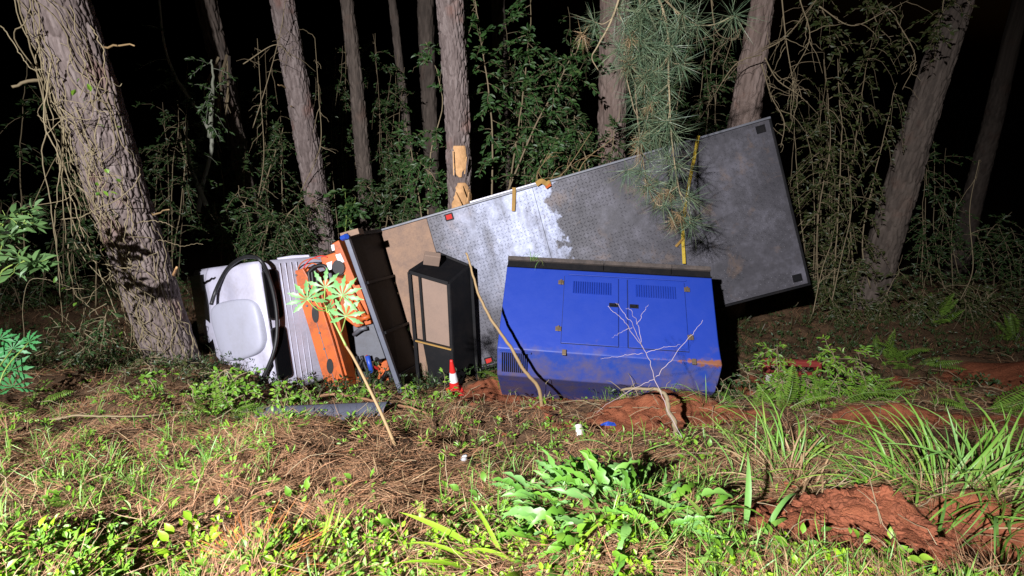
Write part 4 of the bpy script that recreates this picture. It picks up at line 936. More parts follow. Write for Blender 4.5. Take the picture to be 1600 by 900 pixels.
def rosette(name, label, cat, pos, meshes, n, rad, el=(0.2, 0.9), s=(.7, 1.1), part='leaf', group=None, seed=0, lift=0.0, az=(0, 6.283), up=0.0):
    r = random.Random(seed); root = empty(name, pos); tag(root, label, cat, group)
    for k in range(n):
        a = r.uniform(*az); q = rad * math.sqrt(r.random()); x = q * math.cos(a + r.uniform(-.6, .6)); y = q * math.sin(a + r.uniform(-.6, .6))
        z = gz(pos[0] + x, pos[1] + y) - pos[2] + lift * r.random()
        place(part, r.choice(meshes), root, (x, y, z), a - math.pi / 2, r.uniform(*el), r.uniform(-.4, .4), r.uniform(*s))
    return root

def twig_leaves(mbL, mbT, starts, dirs, lens, nl, lw, droop=.3, fold=None, tr=.004, spread=.8, tmpl=(LEAF_V, LEAF_T)):
    for p, d, L in zip(starts, dirs, lens):
        d = d / np.linalg.norm(d); m = 6; t = np.linspace(0, 1, m)[:, None]
        pth = p + d * L * t + np.array([0, 0, -droop * L]) * t ** 2 + rng.normal(0, .012, (m, 3)) * t
        if mbT is not None: mbT.tube(pth, np.linspace(tr, tr * .4, m), 4, cap=False)
        k = max(2, int(nl * rng.uniform(.7, 1.3))); ts = rng.uniform(.15, 1.0, k)
        pos = np.stack([np.interp(ts, t[:, 0], pth[:, c]) for c in range(3)], 1)
        sd = np.cross(d, [0, 0, 1.0]); sd /= max(np.linalg.norm(sd), 1e-6)
        sg_ = np.where(np.arange(k) % 2 == 0, 1.0, -1.0)[:, None]
        ld_ = d[None] * .6 + sd[None] * sg_ * spread + rng.normal(0, .35, (k, 3)) + np.array([0, 0, -.15])
        R_ = frames(ld_, rng.normal(0, .45, (k, 3)) + np.array([-.15, -.45, .8]))
        sc = rng.uniform(.65, 1.15, k)
        mbL.batch(tmpl[0], tmpl[1], pos, R_, np.stack([lw[1] * sc, lw[0] * sc, lw[0] * sc], 1))
def shrub(name, label, stems, ntw, twl, nl, lw, mleaf, mstem, r0=.02, droop=.3, cat='shrub', group=None, bias=(0, -.4, .1), t0=.15, tmpl=(LEAF_V, LEAF_T), wild=1.0):
    base = np.array(stems[0][0], float); root = empty(name, base); tag(root, label, cat, group)
    L = MB(); T = MB()
    for st in stems:
        pth = spline(st, 24); pth = pth + np.cumsum(rng.normal(0, .012, pth.shape), 0) * np.linspace(0, 1, len(pth))[:, None]
        MB().tube(pth - base, np.linspace(r0, r0 * .3, len(pth)), 6).build('stem', M[mstem], root, True)
        k = ntw; ts = rng.uniform(t0, 1.0, k); ii_ = (ts * (len(pth) - 1)).astype(int)
        S_ = pth[ii_] - base; D = rng.normal(0, wild, (k, 3)) * [1, .8, .6] + np.array(bias)
        twig_leaves(L, T, S_, D, rng.uniform(*twl, k), nl, lw, droop, tmpl=tmpl)
    o = L.build('foliage', M[mleaf], root); o['kind'] = 'stuff'
    o = T.build('twigs', M[mstem], root); o['kind'] = 'stuff'
    return root
def S(pts, y): return [P(u, v, y if not isinstance(y, (list, tuple)) else y[k]) for k, (u, v) in enumerate(pts)]

GB = 'shrubs in the dark wood behind the truck'
shrub('leafy_sapling', 'tall leafy sapling growing right beside the scarred pine', [S([(768, 330), (770, 200), (762, 80), (752, -30)], 8.9), S([(790, 330), (812, 190), (826, 90), (835, -30)], 9.0), S([(785, 320), (835, 200), (880, 120), (900, 60)], 8.8), S([(800, 340), (850, 250), (880, 210)], 8.7)],
      34, (.25, .7), 20, (.115, .045), 'shrubleaf', 'twig', .018, .35, group=GB, t0=.2)
shrub('leafy_sapling', 'leafy sapling crowding the left side of the scarred pine', [S([(668, 350), (672, 240), (690, 150), (660, 60)], 9.2), S([(660, 350), (650, 260), (640, 190)], 9.3), S([(690, 350), (684, 290), (660, 250)], 9.0)],
      22, (.2, .5), 16, (.115, .04), 'shrubleaf', 'twig', .014, .4, group=GB)
shrub('undergrowth_bush', 'low dark bush between the thin grey pine and the scarred pine', [S([(600, 370), (610, 300), (600, 230)], 9.9), S([(640, 360), (635, 300), (650, 220)], 9.8), S([(620, 360), (590, 310), (560, 290)], 10.0)],
      26, (.25, .55), 16, (.11, .035), 'shadeleaf', 'twig', .012, .4, group=GB)
shrub('undergrowth_bush', 'dark feathery bush rising behind the white cab roof', [S([(400, 420), (390, 350), (370, 290)], 8.5), S([(430, 420), (440, 350), (470, 300)], 8.6), S([(370, 420), (345, 360), (330, 310)], 8.4), S([(470, 400), (480, 350), (500, 310)], 9.0), S([(410, 420), (410, 370), (420, 320)], 8.3)],
      30, (.25, .6), 20, (.10, .022), 'shadeleaf', 'twig', .012, .6, group=GB, t0=.05)
shrub('undergrowth_bush', 'small broad-leaved bush between the slim leaning pine and the thin grey pine', [S([(540, 370), (538, 330), (532, 290)], 9.2), S([(545, 370), (550, 340), (555, 310)], 9.2)], 10, (.12, .3), 10, (.14, .06), 'shrubleaf', 'greenstem', .01, .3, group=GB)
shrub('mossy_sapling', 'pale mossy crooked stem with sparse leaves left of the shredded trunk', [S([(310, 330), (316, 290), (330, 235), (326, 205), (295, 155), (272, 110), (258, 50), (252, -30)], 8.2), S([(328, 215), (330, 150), (322, 90)], 8.2), S([(322, 320), (300, 260), (300, 190)], 8.0)],
      16, (.2, .5), 12, (.09, .032), 'shadeleaf', 'mossy', .04, .3, group=GB, t0=.2)
shrub('undergrowth_bush', 'sparse dark bush under the shredded trunk', [S([(385, 420), (375, 300), (380, 220)], 9.6), S([(345, 420), (350, 300), (342, 180)], 9.4), S([(400, 330), (430, 240), (440, 200)], 9.6)], 18, (.2, .55), 12, (.1, .03), 'shadeleaf', 'twig', .014, .4, group=GB)
shrub('undergrowth_bush', 'dark bush left of the trunk behind the hanging pine branch', [S([(930, 300), (915, 230), (905, 170)], 8.7), S([(950, 300), (955, 230), (965, 170)], 8.8), S([(910, 300), (890, 250), (872, 215)], 8.6)], 24, (.2, .5), 14, (.1, .032), 'shadeleaf', 'twig', .012, .4, group=GB)
shrub('vine_curtain', 'tangled olive vines hanging between the deck end and the dim right pine', [S([(1300, 480), (1310, 350), (1320, 200), (1300, 60)], 8.9), S([(1340, 480), (1330, 330), (1350, 180), (1380, 40)], 9.0), S([(1280, 470), (1275, 350), (1290, 220), (1270, 100)], 8.8), S([(1360, 450), (1345, 380), (1365, 260), (1400, 120)], 9.1)],
      34, (.25, .6), 14, (.085, .035), 'oliveleaf', 'twig', .014, 1.0, cat='vine', group=GB)
shrub('undergrowth_bush', 'dark bush round the foot of the dim right pine', [S([(1370, 520), (1380, 470), (1400, 420)], 8.6), S([(1340, 520), (1335, 460), (1350, 410)], 8.7), S([(1320, 520), (1300, 480), (1290, 440)], 8.5), S([(1400, 520), (1430, 480), (1450, 455)], 8.5)], 28, (.2, .45), 16, (.085, .03), 'oliveleaf', 'twig', .01, .5, group=GB)
shrub('undergrowth_bush', 'shadowy bush at the upper left behind the vine-wrapped pine', [S([(40, 420), (30, 250), (45, 90)], 8.0), S([(100, 440), (95, 300), (80, 160)], 8.2), S([(150, 480), (150, 380), (120, 280)], 7.6)], 20, (.25, .6), 14, (.1, .035), 'shadeleaf', 'twig', .012, .5, group=GB)
shrub('undergrowth_bush', 'leafy branches hanging at the top right above the dim right pine', [S([(1330, -60), (1360, 20), (1400, 70)], 8.8), S([(1450, -60), (1470, 0), (1440, 60)], 8.6), S([(1270, -40), (1290, 30), (1320, 80)], 8.9)], 20, (.2, .5), 14, (.09, .04), 'oliveleaf', 'twig', .012, .6, group=GB)

for (lab, u0, v0, y_, hgt, wid, n_, nt_, lf, mt) in [
    ('dim sparse bush in the black gap right of the vine-wrapped pine', 240, 420, 9.5, 330, 40, 4, 18, (.09, .03), 'shadeleaf'), ('dim bush between the shredded trunk and the slim leaning pine', 420, 400, 10.5, 320, 40, 4, 20, (.09, .03), 'shadeleaf'),
    ('dim tall bush between the slim leaning pine and the thin grey pine', 525, 360, 11.5, 300, 26, 4, 18, (.09, .03), 'shadeleaf'), ('dim leaves between the thin grey pine and the scarred pine', 620, 350, 11.5, 330, 36, 4, 22, (.1, .035), 'shadeleaf'),
    ('dim leafy wall behind the tall sapling', 850, 330, 10.8, 330, 60, 6, 26, (.1, .036), 'shadeleaf'), ('dim leaves behind the hanging pine branch', 1080, 280, 10.5, 280, 60, 5, 20, (.1, .034), 'shadeleaf'),
    ('dim bush in the gap right of the deck corner pine', 1260, 430, 10.5, 380, 50, 5, 22, (.09, .034), 'oliveleaf'), ('dim bush right of the dim right pine', 1480, 480, 10.5, 260, 50, 5, 20, (.09, .03), 'shadeleaf'), ('dim bush at the far right edge', 1580, 500, 10.0, 200, 40, 4, 18, (.09, .03), 'shadeleaf'),
    ('low dark thicket in the hollow right of the deck end', 1330, 500, 9.8, 110, 90, 7, 18, (.08, .028), 'shadeleaf'), ('low dark thicket beyond the right-hand ferns', 1520, 520, 8.8, 90, 90, 7, 18, (.08, .028), 'oliveleaf'), ('low dark thicket at the upper left behind the hanging vines', 60, 470, 8.6, 160, 70, 6, 18, (.08, .03), 'shadeleaf')]:
    st_ = []
    for k in range(int(n_ * 1.7)):
        ub = u0 + rng.uniform(-wid, wid); ut = ub + rng.normal(0, wid * .35); st_.append(S([(ub, v0 + 20), ((ub + ut) / 2 + rng.normal(0, 8), v0 - hgt * .4), (ut, v0 - hgt * rng.uniform(.55, 1.0))], y_ + rng.uniform(-.3, .3)))
    shrub('undergrowth_bush', lab, st_, nt_, (.25, .7), 16, lf, mt, 'twig', .011, .5, group=GB, t0=.05)
# near leafy shrubs at the left
shrub('glossy_shrub', 'glossy pale green leaved shrub at the left edge beside the leaning pine', [S([(-60, 560), (-20, 460), (10, 380), (40, 340)], 4.3), S([(-60, 560), (-10, 440), (30, 400), (60, 385)], 4.2), S([(-60, 560), (-30, 420), (-5, 350), (10, 330)], 4.4)],
      9, (.1, .22), 7, (.14, .046), 'glossleaf', 'greenstem', .010, .2, group='leafy plants on the bank', t0=.55, bias=(.4, -.3, .3), wild=.6)
shrub('bramble', 'tangled yellow-green brush at the foot of the leaning pine', [S([(330, 640), (310, 590), (280, 560)], 5.0), S([(370, 640), (360, 600), (340, 575)], 4.9), S([(250, 640), (240, 590), (225, 555)], 5.2), S([(300, 650), (330, 610), (390, 600)], 4.8), S([(200, 640), (190, 590), (170, 560)], 5.3)],
      26, (.15, .4), 10, (.055, .026), 'oliveleaf', 'twig', .008, .4, group='leafy plants on the bank', t0=.1)
shrub('bramble', 'bright small-leaved brush in front of the white cab', [S([(340, 660), (345, 620), (350, 595)], 4.1), S([(390, 665), (385, 630), (375, 600)], 4.1), S([(300, 660), (310, 620), (320, 590)], 4.2), S([(440, 660), (445, 635), (435, 612)], 4.1), S([(260, 660), (250, 620), (240, 590)], 4.2)],
      26, (.1, .28), 9, (.06, .03), 'weedleaf', 'twig', .006, .3, group='leafy plants on the bank', t0=.1)
shrub('bramble', 'shadowy brush on the bank left of the leaning pine', [S([(120, 640), (130, 560), (140, 500)], 5.4), S([(60, 640), (60, 560), (80, 500)], 5.3), S([(160, 620), (150, 540), (180, 470)], 5.5), S([(20, 640), (30, 580), (20, 530)], 5.2)],
      24, (.15, .4), 9, (.07, .03), 'shadeleaf', 'twig', .008, .4, group='leafy plants on the bank', t0=.1)

shrub('bramble', 'low tangled brush between the leaning pine foot and the grey pad', [S([(400, 690), (405, 655), (420, 630)], 3.9), S([(340, 700), (350, 665), (340, 640)], 3.8), S([(280, 690), (270, 655), (290, 630)], 4.0)], 20, (.1, .3), 8, (.05, .022), 'oliveleaf', 'twig', .005, .3, group='leafy plants on the bank', t0=.1)
shrub('bramble', 'low leafy brush in front of the red barrier', [S([(1215, 645), (1210, 615), (1215, 585)], 4.6), S([(1260, 645), (1262, 615), (1255, 575)], 4.6), S([(1300, 645), (1310, 600), (1300, 540)], 4.7), S([(1340, 645), (1345, 600), (1350, 540)], 4.7), S([(1240, 645), (1230, 610), (1225, 560)], 4.7)], 40, (.12, .4), 14, (.065, .017), 'weedleaf', 'twig', .006, .3, group='leafy plants on the bank', t0=.05)
shrub('bramble', 'dark weedy brush along the foot of the deck end', [S([(1180, 640), (1170, 600), (1160, 570)], 4.7), S([(1150, 640), (1145, 610), (1140, 590)], 4.6)], 14, (.1, .3), 8, (.06, .02), 'shadeleaf', 'twig', .006, .3, group='leafy plants on the bank', t0=.05)
shrub('bramble', 'leafy weeds standing against the foot of the orange frame', [S([(480, 650), (485, 625), (480, 598)], 4.3), S([(530, 650), (525, 625), (540, 600)], 4.3), S([(450, 650), (455, 630), (462, 605)], 4.3)], 16, (.08, .25), 9, (.05, .022), 'weedleaf', 'twig', .004, .3, group='leafy plants on the bank', t0=.05)
shrub('bramble', 'scrubby sprouts at the foot of the black cabinet', [S([(640, 640), (640, 615), (630, 600)], 4.2), S([(690, 640), (700, 620), (690, 605)], 4.2), S([(600, 640), (590, 615), (600, 600)], 4.2)], 12, (.08, .22), 8, (.055, .022), 'weedleaf', 'twig', .004, .3, group='leafy plants on the bank', t0=.05)
# ------------------------------------------------------------------ vines on the leaning pine
T = TREES['T1']; vb = T['base']; vine = empty('dry_vines', vb); tag(vine, 'tangle of dry yellowish vines climbing and hanging off the thick leaning pine', 'vine')
def trunk_pt(t, ang, off):
    c = np.array([np.interp(t, T['ts'], T['tr'][:, k]) for k in range(3)]); r = np.interp(t, T['ts'], T['rad']) + off
    return c + r * (math.cos(ang) * T['ux'] + math.sin(ang) * T['uy'])
tmax = (P(85, -60, 6.0)[2] - vb[2]) / T['ax'][2]
# angle whose surface point faces the camera
angs = np.linspace(0, 6.28, 64); dcam = [np.linalg.norm(trunk_pt(tmax * .6, a, 0) - CAM) for a in angs]; afc = angs[int(np.argmin(dcam))]
lft = afc + 0.9 if trunk_pt(tmax * .6, afc + .9, 0)[0] < trunk_pt(tmax * .6, afc - .9, 0)[0] else afc - 0.9
sgl = 1 if lft > afc else -1
small = MB()
for k in range(75):
    t = rng.uniform(.1, 1.0) * tmax; a = afc + sgl * rng.normal(.55, .65); off = rng.uniform(.015, .05); pts = []
    for q_ in range(rng.integers(8, 22)):
        pts.append(trunk_pt(t, a, off)); t -= rng.uniform(.04, .16); a += rng.normal(0, .13); off = max(.012, off + rng.normal(0, .015))
        if t < .05: break
    if len(pts) > 4: small.tube(np.array(spline(pts, 40)) - vb, rng.uniform(.002, .0055), 5)
small.build('clinging_strands', M['vine'], vine, True)['kind'] = 'stuff'
hang = [[(22, -20), (48, 90), (70, 190), (64, 250), (84, 330), (96, 420), (100, 520)], [(60, 60), (75, 150), (92, 250), (100, 320), (104, 380)], [(80, 100), (70, 200), (95, 260), (88, 360), (98, 450)], [(40, 30), (20, 60), (60, 120), (80, 200), (110, 280), (120, 380), (165, 440), (200, 470)],
        [(100, 200), (104, 300), (140, 400), (180, 420), (215, 415)], [(95, 345), (150, 330), (200, 300), (218, 272)], [(100, 452), (140, 450), (185, 425), (220, 420)], [(105, 380), (120, 460), (160, 500), (150, 560)], [(180, 430), (140, 470), (120, 540), (60, 570)],
        [(0, 40), (40, 100), (70, 110)], [(90, 230), (120, 330), (110, 420), (130, 500), (100, 600)], [(110, 300), (150, 400), (200, 520), (230, 600)], [(245, 375), (280, 385), (318, 382)], [(215, 350), (240, 345), (272, 356)], [(170, 420), (230, 480), (250, 400), (220, 415)],
        [(200, 330), (190, 440), (210, 520), (190, 600)], [(60, 180), (110, 260), (130, 300)], [(140, 40), (165, 90), (158, 150), (135, 160)]]
for k, pts in enumerate(hang):
    ydep = [5.55 + .12 * math.sin(k * 1.7 + q_) for q_ in range(len(pts))]
    pw = spline([P(u, v, yd) for (u, v), yd in zip(pts, ydep)], 40) + np.cumsum(rng.normal(0, .004, (1, 3)), 0)
    wig = np.cumsum(rng.normal(0, .006, pw.shape), 0); wig -= np.linspace(0, 1, len(pw))[:, None] * wig[-1]
    MB().tube(pw + wig - vb, np.linspace(.007, .004, len(pw)) * rng.uniform(.5, 1.1), 6).build('hanging_strand', M['vine'], vine, True)
more = MB()
for k in range(18):
    u = rng.uniform(60, 220); v = rng.uniform(120, 560); pts = [(u, v)]
    for q_ in range(4): u += rng.normal(0, 28); v += rng.normal(18, 30); pts.append((u, v))
    pw = spline([P(a, b, 5.5 + rng.normal(0, .08)) for a, b in pts], 20); more.tube(pw - vb, rng.uniform(.002, .0042), 4)
more.build('loose_strands', M['vine'], vine, True)['kind'] = 'stuff'
vl = MB(); k = 26; pos = np.array([P(rng.uniform(80, 190), rng.uniform(120, 560), 5.5) for _ in range(k)]) - vb
vl.batch(LEAF_V, LEAF_T, pos, frames(rng.normal(0, 1, (k, 3))), np.stack([rng.uniform(.03, .05, k), rng.uniform(.05, .09, k), np.full(k, .06)], 1)); vl.build('sparse_leaves', M['weedleaf'], vine)['kind'] = 'stuff'

# dead twigs hanging by the pine behind the deck corner
def dead_branch(label, mains, ntw, y, seed, r=.02, mat='twig'):
    rr = np.random.default_rng(seed); b0 = P(*mains[0][0], y); root = empty('dead_branch', b0); tag(root, label, 'branch', 'dead branches in the wood'); tw = MB()
    for mpts in mains:
        pw = spline([P(u, v, y + rr.normal(0, .08)) for u, v in mpts], 30); MB().tube(pw - b0, np.linspace(r, r * .4, len(pw)) * .7, 6).build('limb', M[mat], root, True)
        for k in range(ntw):
            p = pw[rr.integers(3, len(pw))]; d = rr.normal(0, 1, 3) * [1, .6, 1]; L = rr.uniform(.15, .5); m = 7; t = np.linspace(0, 1, m)[:, None]
            pth = p + d / np.linalg.norm(d) * L * t + np.array([0, 0, -.35 * L]) * t ** 2 + np.cumsum(rr.normal(0, .012, (m, 3)), 0)
            tw.tube(pth - b0, np.linspace(.005, .002, m), 4, cap=False)
    tw.build('twigs', M[mat], root)['kind'] = 'stuff'
dead_branch('bare beige twigs spraying off the pine behind the deck corner', [[(1190, 80), (1225, 60), (1260, 20), (1290, -20)], [(1220, -20), (1228, 60), (1238, 120), (1246, 155)], [(1190, 85), (1150, 100), (1115, 150), (1105, 165)], [(1195, 90), (1215, 125), (1250, 150), (1280, 180)], [(1190, 100), (1205, 150), (1225, 190), (1220, 230)], [(1110, -10), (1120, 50), (1150, 60), (1160, 35)]], 14, 8.4, 5, .014)
dead_branch('thin bare twigs arching above the deck left of the hanging pine branch', [[(838, 300), (850, 280), (880, 270), (925, 205)], [(845, 300), (840, 270), (862, 240)], [(900, 280), (915, 250), (960, 215)]], 6, 8.0, 6, .012, 'stick')
dead_branch('thin dry twigs hanging over the dim olive vines', [[(1280, 10), (1330, 40), (1380, 20), (1420, 0)], [(1400, 30), (1430, 90), (1410, 140)], [(1250, 0), (1265, 60), (1235, 120)], [(1300, 470), (1315, 400), (1330, 330), (1325, 260)], [(1270, 490), (1285, 420), (1300, 380)], [(1500, 470), (1520, 420), (1515, 330), (1530, 250)]], 9, 8.3, 8, .012)
dead_branch('bare branching twigs in the dark right of the leaning pine', [[(380, 100), (430, 70), (455, 90)], [(395, 200), (420, 120), (440, 40), (448, -20)], [(300, 280), (285, 230), (278, 160)], [(400, 330), (412, 250), (408, 160), (402, 60)], [(470, 300), (500, 230), (498, 150), (492, 60)]], 9, 9.0, 11, .012)

# ------------------------------------------------------------------ hanging pine branch
pb0 = P(985, -120, 5.3); pine = empty('pine_branch', pb0); tag(pine, 'hanging green pine branch with long needle tufts in front of the deck', 'branch')
def tuft_mesh(seed, n=80, L=.29, brown=False):
    rr = np.random.default_rng(seed); d = rr.normal(0, 1, (n, 3)) * [.75, .75, .65] + [0, 0, -.35]; d /= np.linalg.norm(d, axis=1, keepdims=True)
    pos = d * .012 + rr.normal(0, .012, (n, 3)); R_ = frames(d, rr.normal(0, 1, (n, 3)))
    l = rr.uniform(.7, 1.1, n) * L; mb = MB().batch(NEED_V, NEED_T, pos, R_, np.stack([np.full(n, .0042), l, -l * 1.2], 1))
    return mb.mesh('needle_tuft', M['brownneedle' if brown else 'needle'])
tufts = [tuft_mesh(k) for k in range(5)]; btufts = [tuft_mesh(20 + k, 60, .20, True) for k in range(3)]
tp = [(1062, 49), (1035, 27), (1000, 80), (982, 102), (1030, 75), (1009, 120), (1062, 102), (1013, 147), (1044, 138), (1035, 173), (1010, 180), (1049, 209), (1000, 213), (1013, 249), (1053, 258), (1027, 284), (1058, 289), (1012, 296), (1076, 311), (1040, 318), (1080, 347), (922, 38), (1086, 32), (985, 40), (1010, 10), (1050, -5),
      (990, 150), (1025, 110), (1050, 75), (1020, 230), (1040, 240), (985, 265), (1068, 330), (1000, 40), (970, 75), (1045, 190), (1022, 205), (1070, 20), (1142, 25), (965, 15), (1002, 270), (1030, 300)]
mains = [[(985, -120), (1000, 0), (992, 110), (1000, 220), (1015, 300), (1035, 330)], [(1000, -60), (1040, 30), (1045, 130), (1050, 220), (1062, 300), (1080, 345)], [(995, -100), (960, 20), (935, 70), (925, 90), (935, 110)], [(1000, -40), (1060, 20), (1090, 40)], [(995, 30), (975, 90), (990, 170)]]
paths = []
for k, mp_ in enumerate(mains):
    pw = spline([P(u, v, 5.25 + .07 * math.sin(k * 2 + q_)) for q_, (u, v) in enumerate(mp_)], 36); paths.append(pw); MB().tube(pw - pb0, np.linspace(.012, .004, len(pw)), 6).build('limb', M['twig'], pine, True)
allp = np.vstack(paths)
for k in range(11):
    v_ = rng.uniform(-10, 300); tp.append((rng.normal(1012 + v_ * .05, 26), v_))
for k, (u, v) in enumerate(tp):
    c = P(u + rng.normal(0, 3), v + rng.normal(0, 3), 5.22 + rng.uniform(-.14, .14)); nb = allp[np.argmin(np.linalg.norm(allp - c + [0, 0, -.1], axis=1))]
    MB().tube(spline([nb - pb0, (nb + c) / 2 - pb0 + [0, 0, -.03], c - pb0], 8), [.005] * 4 + [.004] * (len(spline([nb, c, c], 8)) - 4), 5).build('twig', M['twig'], pine, True)
    o = link('needle_tuft', tufts[k % 5], pine); o.location = c - pb0; o.rotation_euler = tuple(rng.uniform(0, 6.28, 3) * [.12, .12, 1]); s_ = rng.uniform(.75, 1.15); o.scale = (s_, s_, s_)
for (u, v) in [(980, 100), (1000, 215), (998, 235), (1060, 335), (1030, 305), (1015, 165), (910, 55), (985, 60), (1045, 300), (1010, 290), (1052, 345), (1008, 120)]:
    o = link('dry_needle_tuft', btufts[int(u) % 3], pine); o.location = P(u, v, 5.15) - pb0; o.rotation_euler = (0, 0, rng.uniform(0, 6)); o.scale = (.55, .55, 1.0)
pt = [P(u, v, 6.3) for u, v in [(1142, -60), (1145, 0), (1150, 20)]]

# ------------------------------------------------------------------ sapling with hand-shaped leaves, sticks and twigs
sb = G(622, 700); sap = empty('palmate_sapling', sb); tag(sap, 'leaning sapling with pale green hand-shaped leaves in front of the orange frame', 'sapling')
sy = float(sb[1]); st = [sb - np.array([0, 0, .05]), P(600, 655, sy + .1), P(572, 597, sy + .25), P(553, 560, sy + .38), P(541, 541, sy + .45)]
MB().tube(spline(st, 30) - sb, np.linspace(.011, .008, len(spline(st, 30))), 8).build('stem', M['stick'], sap, True)
s2 = spline([st[-1], P(528, 515, sy + .5), P(516, 492, sy + .53), P(508, 476, sy + .55)], 18); MB().tube(s2 - sb, np.linspace(.008, .005, len(s2)), 8).build('green_stem', M['greenstem'], sap, True)
pm = [palmate(M['cassava'], 8, .185), palmate(M['cassava'], 7, .18)]
for k, (a, b_, yy, s_, rot) in enumerate([((513, 486), (480, 468), 4.45, 1.0, (1.0, -.15, .5)), ((508, 477), (508, 449), 4.5, .95, (1.05, .1, .1)), ((518, 496), (535, 462), 4.4, 1.05, (1.0, .2, -.3)), ((531, 522), (541, 494), 4.35, 1.0, (1.2, 0, -.1)), ((510, 480), (515, 484), 4.5, .6, (1.2, .3, -.9)), ((510, 482), (488, 462), 4.5, .5, (.9, .3, .9))]):
    pw = spline([P(*a, sy + .52), (P(*a, sy + .52) + P(*b_, sy + yy - 4.0)) / 2 + [0, -.02, -.02], P(*b_, sy + yy - 4.0)], 10); MB().tube(pw - sb, .0045, 5).build('petiole', M['greenstem'], sap, True)
    o = link('leaf', pm[k % 2], sap); o.location = pw[-1] - sb; o.rotation_euler = rot; o.scale = (s_ * .78, s_ * .78, s_ * .78)
def px_plant(name, label, cat, base, stems, mat, r, group=None, k=1.0):
    kf = k
    b0 = np.array(base); root = empty(name, b0); tag(root, label, cat, group)
    for k, (pts, rr) in enumerate(stems):
        pw = spline(pts, max(10, 6 * len(pts))); jt_ = np.cumsum(rng.normal(0, .004, pw.shape), 0); pw = pw + jt_ - np.linspace(0, 1, len(pw))[:, None] * jt_[-1] - (1 - np.linspace(0, 1, len(pw))[:, None]) * jt_[0]; MB().tube(pw - b0, np.linspace(rr, rr * .45, len(pw)) * kf, 6).build('stem' if k == 0 else 'side_twig', M[mat], root, True)
    return root
kb = P(848, 614, 4.35); kb[2] = gz(kb[0], kb[1]); px_plant('dead_stick', 'bare tan stick leaning up from the ground across the deck', 'stick', kb, [([kb - np.array([0, 0, .05]), P(840, 602, kb[1] + .02), P(822, 578, kb[1] + .05), P(800, 540, kb[1] + .12), P(770, 497, kb[1] + .22), P(750, 462, kb[1] + .32), P(738, 425, kb[1] + .42), P(728, 395, kb[1] + .5)], .022)], 'stick', .02)
tb = G(1072, 695)
def tp_(u, v, y=3.5): return P(u, v, tb[1] + y - 3.25)
px_plant('dry_twig', 'pale forked dry twig standing before the blue generator', 'twig', tb, [([tb, tp_(1045, 640, 3.35), tp_(1023, 592, 3.45), tp_(1008, 553), tp_(990, 520), tp_(970, 495), tp_(950, 478)], .009), ([tp_(1005, 545), tp_(987, 510), tp_(975, 490), tp_(962, 473, 3.55)], .006), ([tp_(1003, 540), tp_(996, 508), tp_(985, 485), tp_(978, 482)], .005),
         ([tp_(994, 506), tp_(1002, 490), tp_(1013, 476)], .005), ([tp_(1023, 590), tp_(1050, 560), tp_(1075, 525), tp_(1098, 500)], .007), ([tp_(1010, 552), tp_(1035, 542), tp_(1063, 538)], .005), ([tp_(1006, 552), tp_(975, 555), tp_(938, 561)], .005), ([tp_(1023, 592), tp_(990, 605), tp_(950, 632), tp_(932, 646)], .006), ([tp_(988, 512), tp_(970, 518), tp_(956, 528)], .004)], 'paletwig', .01, k=.33)
rb = G(1062, 692); px_plant('bent_root', 'thick bent pale root arching out of the soil below the generator', 'root', rb, [([rb - np.array([0, 0, .05]), P(1054, 665, rb[1] + .04), P(1044, 640, rb[1] + .1), P(1038, 615, rb[1] + .2), P(1025, 607, rb[1] + .28), P(1000, 607, rb[1] + .34), P(970, 610, rb[1] + .45)], .023)], 'twig', .03)
kb = G(640, 656); px_plant('fallen_vine', 'reddish woody runner lying across the grey pad', 'root', G(470, 640), [([G(460, 640) + [0, 0, .08], G(520, 632) + [0, 0, .15], G(580, 640) + [0, 0, .13], G(640, 648) + [0, 0, .1], G(668, 652) + [0, 0, .03]], .018), ([G(540, 636) + [0, 0, .14], G(610, 630) + [0, 0, .16], G(650, 640) + [0, 0, .1]], .012)], 'litter', .02)
kb = G(240, 660); px_plant('fallen_branch', 'long thin brown branch lying on the bank at the left', 'branch', G(80, 662), [([G(80, 662) + [0, 0, .04], G(160, 660) + [0, 0, .07], G(240, 658) + [0, 0, .06], G(290, 648) + [0, 0, .03]], .010)], 'twig', .02)

# palmate plants at the left edge
pmd = [palmate(M['cassavadark'], 8, .18), palmate(M['cassavadark'], 7, .17)]
lb = G(-10, 660); lp = empty('palmate_plant', lb); tag(lp, 'deep green hand-leaved plant at the left edge under the glossy shrub', 'plant', 'leafy plants on the bank')
for k, (u, v, s_, rot) in enumerate([(20, 545, .9, (.9, 0, .3)), (45, 535, .8, (.8, .1, -.3)), (18, 578, 1.2, (1.2, 0, 0)), (-8, 560, 1., (1., .2, .5)), (20, 605, 1., (1.4, 0, .2)), (0, 530, .8, (.7, 0, .4))]):
    c = P(u, v, 4.0); pw = spline([lb, (lb + c) / 2 + [0, -.04, .1], c], 12); MB().tube(pw - lb, .006, 5).build('petiole', M['greenstem'], lp, True)
    o = link('leaf', pmd[k % 2], lp); o.location = c - lb; o.rotation_euler = rot; o.scale = (s_, s_, s_)

